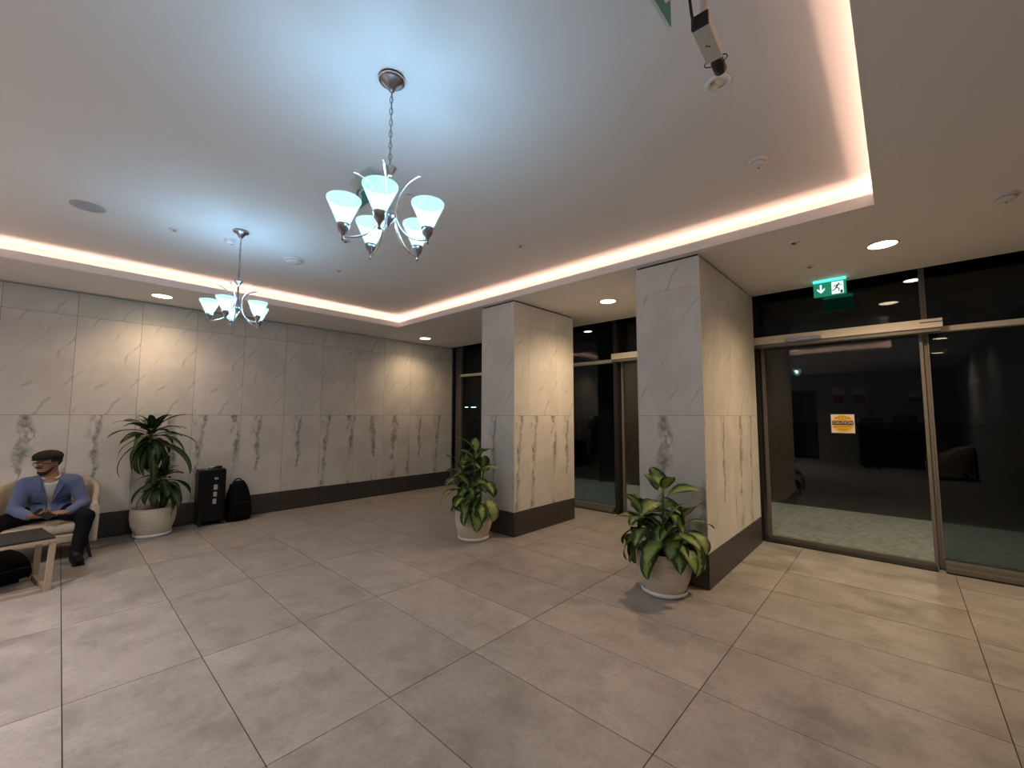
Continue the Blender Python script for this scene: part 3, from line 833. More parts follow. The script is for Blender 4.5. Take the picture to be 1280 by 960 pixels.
MB().box(-0.094, 0.094, -0.0028, -0.0020, -0.014, 0.030).build('black_band', 'print_black', cs)
FR = (PI / 2, 0, 0)
text_obj('CAUTION', 0.036, 'print_white', cs, (0, -0.0032, 0.008), FR, sx=1.08)
text_obj('AUTOMATIC', 0.026, 'print_black', cs, (0, -0.0024, -0.034), FR, sx=1.05)
text_obj('DOOR', 0.026, 'print_black', cs, (0, -0.0024, -0.064), FR, sx=1.05)
m = MB()
for x in (-0.032, -0.002, 0.028): m.box(x, x + 0.004, -0.0026, -0.0020, 0.040, 0.086)
m.box(-0.032, 0.032, -0.0026, -0.0020, 0.082, 0.086); m.box(-0.032, 0.032, -0.0026, -0.0020, 0.040, 0.043)
m.box(-0.062, 0.062, -0.0027, -0.0021, 0.061, 0.065)
m.prism([(-0.070, 0.063), (-0.054, 0.053), (-0.054, 0.073)], -0.0027, -0.0021); m.prism([(0.070, 0.063), (0.054, 0.073), (0.054, 0.053)], -0.0027, -0.0021)
m.build('door_pictogram', 'print_brown', cs)

# lamp in the outdoor canopy
t = empty('canopy_lamp', (7.25, -0.2, 3.22)); tag(t, 'round lamp under the outdoor canopy seen through the glass above the door', 'downlight')
MB().lathe([(0.09, 0.0), (0.10, -0.004), (0.085, -0.008), (0.08, 0.0)], 24, cap=False).build('trim_ring', 'white_plastic', t)
MB().lathe([(0.084, -0.004), (0.001, -0.005)], 24, cap=False).build('lens', 'downlight_lens', t)
light('canopy_spot', 'SPOT', (0, 0, -0.03), P_OUT, (1.0, 0.92, 0.74), t, spot_size=math.radians(130), spot_blend=0.8, shadow_soft_size=0.06)
t2 = copy_tree(t); t2.location = (7.25, 4.6, 3.22); t2['label'] = 'round canopy lamp outside the window between the two columns'

# ================================================================== PLANTS
def leaf_mesh(base, az, elev, petiole, length, width, droop, twist=0.0, fold=0.25, nseg=9, shape=1.0, pr=0.004, tipcurl=0.0):
    """verts, faces, uvs of one leaf growing from base: petiole then a blade bending down along its length"""
    vs, fs, uv = [], [], []
    p = Vector(base); e = elev
    h = Vector((math.cos(az), math.sin(az), 0))
    side0 = Vector((-math.sin(az), math.cos(az), 0))
    # petiole: triangular stalk
    pts = []
    n_p = 4
    for i in range(n_p + 1):
        pts.append(p.copy())
        if i < n_p:
            p = p + (h * math.cos(e) + Vector((0, 0, math.sin(e)))) * (petiole / n_p); e -= droop * 0.12
    k0 = 0
    for i, q in enumerate(pts):
        d = (h * math.cos(e) + Vector((0, 0, math.sin(e))))
        u_ = side0; w_ = d.cross(side0)
        for a in (0, 2.1, 4.2):
            vs.append(tuple(q + (u_ * math.cos(a) + w_ * math.sin(a)) * pr)); uv.append((0.5, 0.0))
    for i in range(n_p):
        for k in range(3):
            fs.append((i * 3 + k, i * 3 + (k + 1) % 3, (i + 1) * 3 + (k + 1) % 3, (i + 1) * 3 + k))
    o = len(vs); rows_ = []
    for i in range(nseg + 1):
        t = i / nseg
        wd = width * 0.5 * (math.sin(PI * min(1, t ** (0.72 * shape) * 1.0)) ** 0.75 if 0 < t < 1 else 0.0)
        wd = max(wd, 0.0015)
        d = h * math.cos(e) + Vector((0, 0, math.sin(e)))
        nrm = side0.cross(d) * -1
        tw = twist * t
        s_ = side0 * math.cos(tw) + nrm * math.sin(tw)
        n_ = d.cross(s_)
        wav = math.sin(t * 9 + az * 3) * width * 0.03
        for c in (-1, -0.5, 0, 0.5, 1):
            lift = abs(c) * wd * fold + wav * c * abs(c)
            vs.append(tuple(p + s_ * (c * wd) - n_ * (-lift))); uv.append((0.5 + 0.5 * c, t))
        p = p + d * (length / nseg)
        e -= droop * (0.6 + 0.8 * t) / nseg + tipcurl * t / nseg
    for i in range(nseg):
        for k in range(4):
            a = o + i * 5 + k
            fs.append((a, a + 1, a + 6, a + 5))
    return vs, fs, uv

def leaf_obj(parent, mat, avoid=None, **kw):
    vs, fs, uv = leaf_mesh(**kw)
    for _ in range(14):
        if avoid is None or not any(avoid(*v) for v in vs): break
        kw['az'] += 0.45
        vs, fs, uv = leaf_mesh(**kw)
    else:
        return None
    me = bpy.data.meshes.new('leaf'); me.from_pydata(vs, [], fs)
    lay = me.uv_layers.new(name='UVMap')
    for lp in me.loops: lay.data[lp.index].uv = uv[lp.vertex_index]
    me.materials.append(MATS[mat]); me.polygons.foreach_set('use_smooth', [True] * len(me.polygons)); me.update()
    o = bpy.data.objects.new('leaf', me); COL.objects.link(o); o.parent = parent
    return o

def pot(parent, r_top=0.222, r_base=0.165, h=0.345, rings=11):
    prof = []
    n = rings * 12
    for i in range(n + 1):
        t = i / n
        r = r_base + (r_top - r_base) * (math.sin(t * PI / 2) ** 0.85) + 0.012 * math.sin(PI * t)
        amp = 0.0030 if 0.30 < t < 0.97 else 0.0008
        r += amp * math.cos(2 * PI * t * rings * 1.6)
        prof.append((r, 0.022 + t * (h - 0.022)))
    prof += [(r_top + 0.006, h), (r_top + 0.005, h + 0.008), (r_top - 0.008, h + 0.008), (r_top - 0.014, h - 0.03), (r_top - 0.016, h - 0.05)]
    po = MB().lathe([(0.001, 0.022)] + prof, 40, cap=False).build('pot', 'pot_glaze', parent, smooth=True)
    MB().lathe([(0.001, 0.0), (r_base + 0.006, 0.0), (r_base + 0.024, 0.014), (r_base + 0.028, 0.042), (r_base + 0.021, 0.042), (r_base + 0.012, 0.016), (0.001, 0.014)], 40, cap=False).build('saucer', 'saucer_white', parent, smooth=True)
    m = MB(); m.lathe([(r_top - 0.012, h - 0.045), (r_top * 0.6, h - 0.030), (0.001, h - 0.025)], 30, cap=False); m.build('soil', 'soil', parent, smooth=True)
    return po

def dieffenbachia(label, x, y, seed, height, stems, leaves, droop, size):
    rnd = random.Random(seed)
    t = empty('dieffenbachia_plant', (x, y, 0)); tag(t, label, 'potted plant', 'potted dieffenbachia plants')
    pot(t)
    tips = []
    for (sx, sy, lx, ly, hh) in stems:
        top = Vector((lx, ly, hh))
        pts = curve([(sx, sy, 0.29), (sx * 0.7 + lx * 0.3, sy * 0.7 + ly * 0.3, 0.29 + (hh - 0.29) * 0.5), tuple(top)], 5)
        MB().tube(pts, [0.016 - 0.008 * i / len(pts) for i in range(len(pts))], 8).build('stem', 'stem_green', t, smooth=True)
        tips.append((Vector((sx, sy, 0.29)), top))
    for s, (a, b) in enumerate(tips):
        n = leaves[s]
        for i in range(n):
            f = (i + 0.6) / n
            q = a.lerp(b, 0.22 + 0.78 * f)
            az = (i * 2.4 + s * 1.3 + rnd.uniform(-0.35, 0.35)) % (2 * PI)
            # the column stands on the +x side: turn those leaves along it
            if math.cos(az) > 0.75: az += 0.9
            el = 0.30 + 1.0 * f ** 1.5 + rnd.uniform(-0.15, 0.2)
            ln = size * (1.05 - 0.10 * f ** 3) * rnd.uniform(0.85, 1.12)
            leaf_obj(t, 'dieffenbachia_leaf', avoid=lambda a, b, c: (a + x > 3.87) or (c < 0.35 and math.hypot(a, b) < 0.235) or c < 0.03, base=tuple(q), az=az, elev=el, petiole=0.05 + 0.06 * (1 - f), length=ln, width=ln * rnd.uniform(0.50, 0.60),
                     droop=droop * rnd.uniform(0.8, 1.25) * (1.2 - 0.85 * f), twist=rnd.uniform(-0.5, 0.5), fold=rnd.uniform(0.05, 0.22))
    return t
dieffenbachia('tall upright dieffenbachia in a cream pot by the free-standing column', 3.535, 3.915, 11, 1.2,
              [(0.02, 0.02, -0.02, -0.05, 1.06), (-0.06, 0.05, -0.12, 0.08, 0.93), (0.05, -0.06, 0.03, -0.14, 0.84), (-0.03, -0.05, -0.14, -0.08, 0.62)],
              [18, 13, 12, 11], 1.55, 0.265)
dieffenbachia('bushy dieffenbachia with drooping leaves in a cream pot nearest the sliding door', 3.615, 1.560, 23, 1.0,
              [(0.0, 0.0, -0.02, -0.02, 0.86), (-0.06, 0.05, -0.13, 0.12, 0.62), (0.05, -0.06, 0.04, -0.17, 0.64), (-0.04, -0.05, -0.16, -0.06, 0.55), (0.03, 0.07, 0.02, 0.16, 0.60)],
              [14, 12, 14, 12, 10], 1.95, 0.265)

def dracaena():
    rnd = random.Random(5)
    t = empty('dracaena_plant', (0.87, 6.95, 0)); tag(t, 'dracaena with two drooping leaf crowns in a cream pot by the marble wall', 'potted plant')
    pot(t)
    canes = [((0.02, 0.0, 0.29), (-0.07, -0.03, 1.27), 52, 0.62), ((0.06, 0.02, 0.29), (0.06, -0.05, 0.72), 38, 0.42)]
    for a, b, n, ln0 in canes:
        MB().tube(curve([a, ((a[0] + b[0]) / 2 + 0.02, (a[1] + b[1]) / 2, (a[2] + b[2]) / 2), b], 5), 0.020, 10).build('cane', 'cane_bark', t, smooth=True)
        for i in range(n):
            f = i / (n - 1)
            az = i * 2.39996 + rnd.uniform(-0.3, 0.3)
            el = -0.05 + 1.50 * f ** 1.4 + rnd.uniform(-0.15, 0.15)
            ln = ln0 * (1.05 - 0.45 * f) * rnd.uniform(0.65, 1.2)
            if math.sin(az) > 0.35: ln *= 0.6                       # kept short towards the wall
            q = (b[0], b[1], b[2] - 0.16 + 0.18 * f)
            leaf_obj(t, 'dracaena_leaf', avoid=lambda a, b, c: b > 0.285, base=q, az=az, elev=el + 0.25, petiole=0.03, length=ln, width=0.088 * rnd.uniform(0.85, 1.2),
                     droop=(2.2 - 1.2 * f) * rnd.uniform(0.8, 1.2), twist=rnd.uniform(-0.9, 0.9), fold=0.2, nseg=11, shape=0.95)
    return t
dracaena()

# ================================================================== LUGGAGE
sc_ = empty('suitcase', (1.475, 7.055, 0)); tag(sc_, 'tall black hard-shell suitcase with silver stickers beside the dracaena', 'suitcase')
body = MB().box(-0.158, 0.158, -0.115, 0.115, 0.055, 0.755).build('shell', 'suitcase_shell', sc_, bevel=0.022, seg=3)
m = MB()
for z in (0.17, 0.64): m.box(-0.1595, 0.1595, -0.006, 0.006, z, z + 0.05)
for x in (-0.125, -0.085, 0.085, 0.125): m.box(x - 0.006, x + 0.006, -0.119, -0.114, 0.09, 0.72)
m.build('ribs', 'suitcase_shell', body, bevel=0.003)
MB().box(-0.1595, 0.1595, -0.008, 0.008, 0.056, 0.7565).build('zip_band', 'rubber', body)
for z, w_, h_, x in ((0.632, 0.022, 0.014, 0.040), (0.515, 0.022, 0.034, 0.035), (0.420, 0.020, 0.032, 0.032), (0.325, 0.020, 0.034, 0.028)):
    o = MB().box(x - w_, x + w_, -0.1215, -0.1192, z - h_, z + h_).build('sticker', 'silver_sticker', sc_, bevel=0.001)
for sx in (-1, 1):
    for sy in (-1, 1):
        wh = MB().box(-0.014, 0.014, -0.018, 0.018, 0.028, 0.056, Matrix.Translation((sx * 0.125, sy * 0.085, 0))).build('wheel_fork', 'black_plastic', sc_)
        MB().lathe([(0.008, -0.010), (0.026, -0.010), (0.026, 0.010), (0.008, 0.010)], 16, Matrix.Translation((sx * 0.125, sy * 0.085, 0.026)) @ Matrix.Rotation(PI / 2, 4, 'Y')).build('wheel', 'rubber', wh)
MB().tube([(-0.05, -0.02, 0.752), (-0.045, -0.02, 0.785), (0.045, -0.02, 0.785), (0.05, -0.02, 0.752)], 0.008, 8).build('carry_handle', 'nickel', sc_, smooth=True)
MB().box(0.03, 0.14, 0.05, 0.10, 0.754, 0.782).build('trolley_grip', 'black_plastic', sc_, bevel=0.006)
MB().lathe([(0.001, 0.79), (0.014, 0.785), (0.016, 0.76)], 12, Matrix.Translation((-0.07, -0.07, -0.006)), cap=False).build('lock_button', 'nickel', sc_)

def backpack(label, loc, rz, sx, sy, h):
    t = empty('backpack', loc, rz); tag(t, label, 'backpack', 'black backpacks on the floor')
    vs, fs = [], []
    nz, na = 10, 20
    for i in range(nz + 1):
        f = i / nz
        k = (1 - max(0, (f - 0.55) / 0.45) ** 2.2 * 0.62) * (0.93 + 0.07 * min(1, f * 6))
        for a in range(na):
            th = 2 * PI * a / na
            c, s = math.cos(th), math.sin(th)
            ex = 0.55
            px = math.copysign(abs(c) ** ex, c) * sx * k
            py = math.copysign(abs(s) ** ex, s) * sy * k + 0.05 * f
            vs.append((px + 0.012 * math.sin(f * 7 + a), py, 0.004 + f * h))
    for i in range(nz):
        for a in range(na):
            b = (a + 1) % na
            fs.append((i * na + a, i * na + b, (i + 1) * na + b, (i + 1) * na + a))
    fs.append(tuple(reversed(range(na)))); fs.append(tuple(nz * na + a for a in range(na)))
    b_ = MB().add(vs, fs).build('bag_body', 'nylon', t, smooth=True)
    MB().box(-sx * 0.72, sx * 0.72, -sy * 1.28, -sy * 0.80, 0.05, h * 0.48).build('front_pocket', 'nylon', t, bevel=0.03, seg=3)
    MB().tube([(-sx * 0.70, -sy * 1.30, h * 0.47), (0, -sy * 1.34, h * 0.50), (sx * 0.70, -sy * 1.30, h * 0.47)], 0.004, 6).build('zip', 'rubber', b_)
    MB().tube(curve([(-0.05, 0.05 + sy * 0.2, h * 0.97), (-0.03, 0.05 + sy * 0.2, h * 1.05), (0.03, 0.05 + sy * 0.2, h * 1.05), (0.05, 0.05 + sy * 0.2, h * 0.97)], 4), 0.009, 8).build('grab_loop', 'nylon', t, smooth=True)
    for s in (-1, 1):
        MB().tube(curve([(s * sx * 0.5, sy * 0.7 + 0.045, h * 0.92), (s * sx * 0.6, sy * 1.05 + 0.03, h * 0.6), (s * sx * 0.75, sy * 0.95, h * 0.12)], 5), 0.014, 8).build('shoulder_strap', 'nylon', t, smooth=True)
    return t
backpack('black backpack leaning on the wall right of the suitcase', (1.825, 7.05, 0), 0.1, 0.150, 0.095, 0.545)

# ================================================================== FURNITURE
def armchair(label, x, y, rz, mat='cream_leather'):
    t = empty('armchair', (x, y, 0), rz); tag(t, label, 'armchair', 'tub armchairs')
    # wrap-around shell: outline from front right, round the back, to front left (faces -y)
    path = []
    W, D = 0.345, 0.36
    for k in range(5): path.append((W, -D + 0.10 * k))
    for k in range(1, 16):
        a = PI * k / 16
        path.append((W * math.cos(a), 0.04 + (D - 0.02) * math.sin(a)))
    for k in range(5): path.append((-W, 0.04 - 0.10 * k))
    n = len(path); vs, fs = [], []
    for i, (px, py) in enumerate(path):
        q0 = Vector(path[max(i - 1, 0)]); q1 = Vector(path[min(i + 1, n - 1)])
        d = (q1 - q0).normalized(); nr = Vector((d.y, -d.x))      # outward
        back = max(0, min(1, (py + 0.15) / 0.45)); back = back * back * (3 - 2 * back)
        top = 0.56 + 0.22 * back
        lean = 0.05 * back
        sec = [(0.030, 0.17, 0), (0.036, top - 0.05, 1), (0.020, top, 1), (-0.020, top, 1), (-0.038, top - 0.05, 1), (-0.034, 0.17, 0)]
        for off, z, L_ in sec:
            vs.append((px + nr.x * (off + lean * L_), py + nr.y * (off + lean * L_), z))
    m_ = 6
    for i in range(n - 1):
        for k in range(m_):
            k2 = (k + 1) % m_
            fs.append((i * m_ + k, (i + 1) * m_ + k, (i + 1) * m_ + k2, i * m_ + k2))
    fs.append(tuple(range(m_))); fs.append(tuple(reversed([(n - 1) * m_ + k for k in range(m_)])))
    MB().add(vs, fs).build('back_shell', mat, t, smooth=True, bevel=0.006, weld=True)
    MB().box(-0.305, 0.305, -0.38, 0.30, 0.19, 0.285).build('seat_base', mat, t, bevel=0.02)
    MB().box(-0.30, 0.30, -0.395, 0.30, 0.288, 0.385).build('seat_cushion', mat, t, bevel=0.035, seg=3, smooth=True)
    for sx in (-1, 1):
        for sy in (-1, 1):
            MB().tube([(sx * 0.285, sy * 0.27, 0.20), (sx * 0.335, sy * 0.33, 0.0)], [0.024, 0.013], 10).build('leg', 'dark_wood', t, smooth=True)
    return t
armchair('cream tub armchair in which the man sits', -0.03, 6.70, 0.0)
armchair('cream armchair against the side wall mirrored in the right glass panel', -2.45, -0.78, PI)

tb = empty('coffee_table', (-0.452, 5.60, 0), math.radians(10)); tag(tb, 'low coffee table with dark top and pale wood frame', 'table')
MB().box(-0.45, 0.45, -0.26, 0.26, 0.432, 0.450).build('table_top', 'dark_top', tb, bevel=0.004)
MB().box(-0.453, 0.453, -0.263, 0.263, 0.406, 0.431).build('top_frame', 'oak', tb, bevel=0.003)
for sx in (-1, 1):
    for sy in (-1, 1):
        xa, xb = sx * 0.440, sx * 0.425
        q = [(xa - 0.020, 0.405), (xa + 0.020, 0.405), (xb + 0.020, 0.0), (xb - 0.020, 0.0)]
        y0, y1 = (sy * 0.255, sy * 0.215)
        MB().prism(q, min(y0, y1), max(y0, y1)).build('leg', 'oak', tb, bevel=0.002)
    MB().box(sx * 0.425 - 0.018, sx * 0.425 + 0.018, -0.214, 0.214, 0.0, 0.035).build('foot_rail', 'oak', tb, bevel=0.002)
for sy in (-1, 1):
    y0, y1 = sorted((sy * 0.255, sy * 0.220))
    MB().box(-0.385, 0.385, y0, y1, 0.0, 0.028).build('long_rail', 'oak', tb, bevel=0.002)
backpack('black bag standing under the coffee table', (-0.27, 5.93, 0), 0.5, 0.17, 0.11, 0.27)

# two lamps far down the unlit road
def street_lamp(label, x, y, z):
    t = empty('street_lamp', (x, y, -0.14)); tag(t, label, 'street lamp', 'distant street lamps')
    MB().tube([(0, 0, 0), (0, 0, z)], 0.06, 8).build('pole', 'frame_dark', t)
    h = MB().box(-0.15, 0.15, -0.55, 0.55, z, z + 0.14).build('lamp_head', 'frame_dark', t)
    MB().box(-0.16, 0.14, -0.50, 0.50, z - 0.10, z - 0.002).build('lens', 'street_lens', h)
street_lamp('distant street lamp seen through the narrow window, the one nearer the marble wall', 47.77, 55.2, 3.12)
street_lamp('distant street lamp seen through the narrow window, the one nearer the column', 48.8, 54.29, 3.12)

# ================================================================== PEOPLE (bodies as one continuous smooth-union surface)
class Field:
    def __init__(self, lo, hi, h):
        self.lo = np.array(lo, np.float32); self.h = h
        self.n = np.ceil((np.array(hi) - np.array(lo)) / h).astype(int) + 1
        self.F = np.full(self.n, 1.0, np.float32)
    def _win(self, lo, hi, pad):
        a = np.clip(np.floor((np.array(lo) - pad - self.lo) / self.h).astype(int), 0, self.n)
        b = np.clip(np.ceil((np.array(hi) + pad - self.lo) / self.h).astype(int) + 1, 0, self.n)
        g = np.meshgrid(*[self.lo[i] + self.h * np.arange(a[i], b[i]) for i in range(3)], indexing='ij')
        return tuple(slice(a[i], b[i]) for i in range(3)), np.stack(g, -1).astype(np.float32)
    def _join(self, sl, d, k):
        f = self.F[sl]
        if k <= 0: self.F[sl] = np.minimum(f, d); return
        hh = np.clip(0.5 + 0.5 * (f - d) / k, 0, 1)
        self.F[sl] = f * (1 - hh) + d * hh - k * hh * (1 - hh)
    def cone(self, a, b, ra, rb, k=0.02, grow=0.0):
        a = np.array(a, np.float32); b = np.array(b, np.float32); r = max(ra, rb) + grow
        sl, g = self._win(np.minimum(a, b) - r, np.maximum(a, b) + r, 0.05)
        if g.size == 0: return self
        ab = b - a; t = np.clip(((g - a) @ ab) / max(float(ab @ ab), 1e-9), 0, 1)
        d = np.linalg.norm(g - a - t[..., None] * ab, axis=-1) - (ra + (rb - ra) * t) - grow
        self._join(sl, d, k); return self
    def ell(self, c, r, R=None, k=0.02, grow=0.0):
        """ellipsoid with radii r along the columns of R"""
        c = np.array(c, np.float32); r = np.array(r, np.float32) + grow
        sl, g = self._win(c - r.max(), c + r.max(), 0.05)
        if g.size == 0: return self
        q = g - c
        if R is not None: q = q @ np.array(R, np.float32)
        k0 = np.linalg.norm(q / r, axis=-1); k1 = np.linalg.norm(q / (r * r), axis=-1)
        self._join(sl, k0 * (k0 - 1) / np.maximum(k1, 1e-6), k); return self
    def cut(self, fn):
        """keep where fn(points) <= 0"""
        _, g = self._win(self.lo, self.lo + self.h * self.n, 0)
        d = fn(g[..., 0], g[..., 1], g[..., 2])
        self.F = np.maximum(self.F, d[:self.n[0], :self.n[1], :self.n[2]].astype(np.float32)); return self
    def mesh(self, name, mat, parent, smooth_it=2):
        F = self.F; ins = F < 0; n = self.n
        def c8(A): return [A[i:n[0] - 1 + i, j:n[1] - 1 + j, k:n[2] - 1 + k] for i in (0, 1) for j in (0, 1) for k in (0, 1)]
        C = c8(ins); cnt = sum(x.astype(np.int8) for x in C)
        act = (cnt > 0) & (cnt < 8)
        idx = -np.ones(act.shape, np.int64); cells = np.argwhere(act); idx[act] = np.arange(len(cells))
        cor = np.array([(i, j, k) for i in (0, 1) for j in (0, 1) for k in (0, 1)])
        val = np.stack([x[act] for x in c8(F)], 1)
        P_ = np.zeros((len(cells), 3)); W_ = np.zeros(len(cells))
        for a in range(8):
            for b in range(a + 1, 8):
                if np.abs(cor[a] - cor[b]).sum() != 1: continue
                m = (val[:, a] < 0) != (val[:, b] < 0)
                t = val[m, a] / (val[m, a] - val[m, b])
                P_[m] += cor[a] + t[:, None] * (cor[b] - cor[a]); W_[m] += 1
        V = self.lo + self.h * (cells + P_ / np.maximum(W_, 1)[:, None])
        faces = []
        for ax in range(3):
            o1, o2 = [(1, 2), (2, 0), (0, 1)][ax]
            s0 = [slice(None)] * 3; s1 = [slice(None)] * 3
            s0[ax] = slice(0, n[ax] - 1); s1[ax] = slice(1, n[ax])
            ch = ins[tuple(s0)] != ins[tuple(s1)]
            e = np.argwhere(ch)
            e = e[(e[:, o1] > 0) & (e[:, o2] > 0) & (e[:, o1] < n[o1] - 1) & (e[:, o2] < n[o2] - 1)]
            first = ins[tuple(e.T)]
            q = []
            for d1, d2 in ((-1, -1), (0, -1), (0, 0), (-1, 0)):
                c = e.copy(); c[:, o1] += d1; c[:, o2] += d2; q.append(idx[tuple(c.T)])
            q = np.stack(q, 1)
            q[~first] = q[~first][:, ::-1]
            faces.append(q)
        Fc = np.concatenate(faces); Fc = Fc[(Fc >= 0).all(1)]
        # light smoothing
        for _ in range(smooth_it):
            S = np.zeros_like(V); N_ = np.zeros(len(V))
            for a in range(4):
                b = (a + 1) % 4
                np.add.at(S, Fc[:, a], V[Fc[:, b]]); np.add.at(N_, Fc[:, a], 1)
            V = 0.5 * V + 0.5 * S / np.maximum(N_, 1)[:, None]
        me = bpy.data.meshes.new(name)
        me.from_pydata(V.tolist(), [], Fc.tolist())
        me.materials.append(MATS[mat]); me.polygons.foreach_set('use_smooth', [True] * len(me.polygons)); me.update()
        o = bpy.data.objects.new(name, me); COL.objects.link(o); o.parent = parent
        return o

def v3(*a): return np.array(a, float)
def unit(a): a = np.array(a, float); return a / np.linalg.norm(a)

def head_prims(Fd, C, f, g=0.0):
    """C centre of skull, f facing direction (horizontal unit)"""
    s = np.cross(f, (0, 0, 1)); u = v3(0, 0, 1); R = np.stack([f, s, u], 1)
    at = lambda a, b, c: C + f * a + s * b + u * c
    Fd.ell(at(-0.012, 0, 0.035), (0.095, 0.075, 0.088), R, 0.02, g)       # cranium
    Fd.ell(at(0.022, 0, -0.030), (0.066, 0.058, 0.080), R, 0.03, g)       # face
    Fd.ell(at(0.050, 0, -0.088), (0.030, 0.036, 0.026), R, 0.03, g)       # chin
    Fd.cone(at(0.082, 0, 0.004), at(0.103, 0, -0.030), 0.007, 0.0125, 0.012, g)  # nose
    Fd.cone(at(0.075, -0.032, 0.014), at(0.075, 0.032, 0.014), 0.010, 0.010, 0.02, g)  # brow
    Fd.ell(at(0.080, 0, -0.060), (0.012, 0.024, 0.007), R, 0.006, g)      # lips
    for b in (-1, 1):
        Fd.ell(at(-0.012, b * 0.076, -0.006), (0.017, 0.007, 0.028), R, 0.006, g)
    return at, R

def hand_prims(Fd, wrist, d, back, thumb_side, curl=0.5, s=1.0, g=0.0):
    """d along the fingers, back = normal out of the back of the hand"""
    d = unit(d); back = unit(back - d * np.dot(back, d)); w = np.cross(d, back) * thumb_side   # towards the thumb
    R = np.stack([d, w, back], 1)
    Fd.ell(wrist + d * 0.045 * s, (0.050 * s, 0.040 * s, 0.0165 * s), R, 0.012, g)
    for i, (off, ln) in enumerate(((0.028, 0.066), (0.010, 0.074), (-0.009, 0.069), (-0.027, 0.054))):
        p = wrist + d * 0.082 * s + w * off * s
        cdir = d.copy(); seg = ln * s / 3 * 1.15
        for k in range(3):
            ang = curl * (0.45 + 0.55 * k)
            nd = d * math.cos(ang) - back * math.sin(ang)
            q = p + nd * seg
            Fd.cone(p, q, (0.0092 - 0.0008 * k) * s, (0.0086 - 0.0009 * k) * s, 0.004, g); p = q
    p = wrist + d * 0.022 * s + w * 0.030 * s
    q = p + (d * 0.55 + w * 0.65 - back * 0.35) * 0.040 * s; r = q + (d * 0.85 + w * 0.10 - back * 0.5) * 0.034 * s
    Fd.cone(p, q, 0.013 * s, 0.011 * s, 0.01, g); Fd.cone(q, r, 0.0105 * s, 0.0085 * s, 0.004, g)

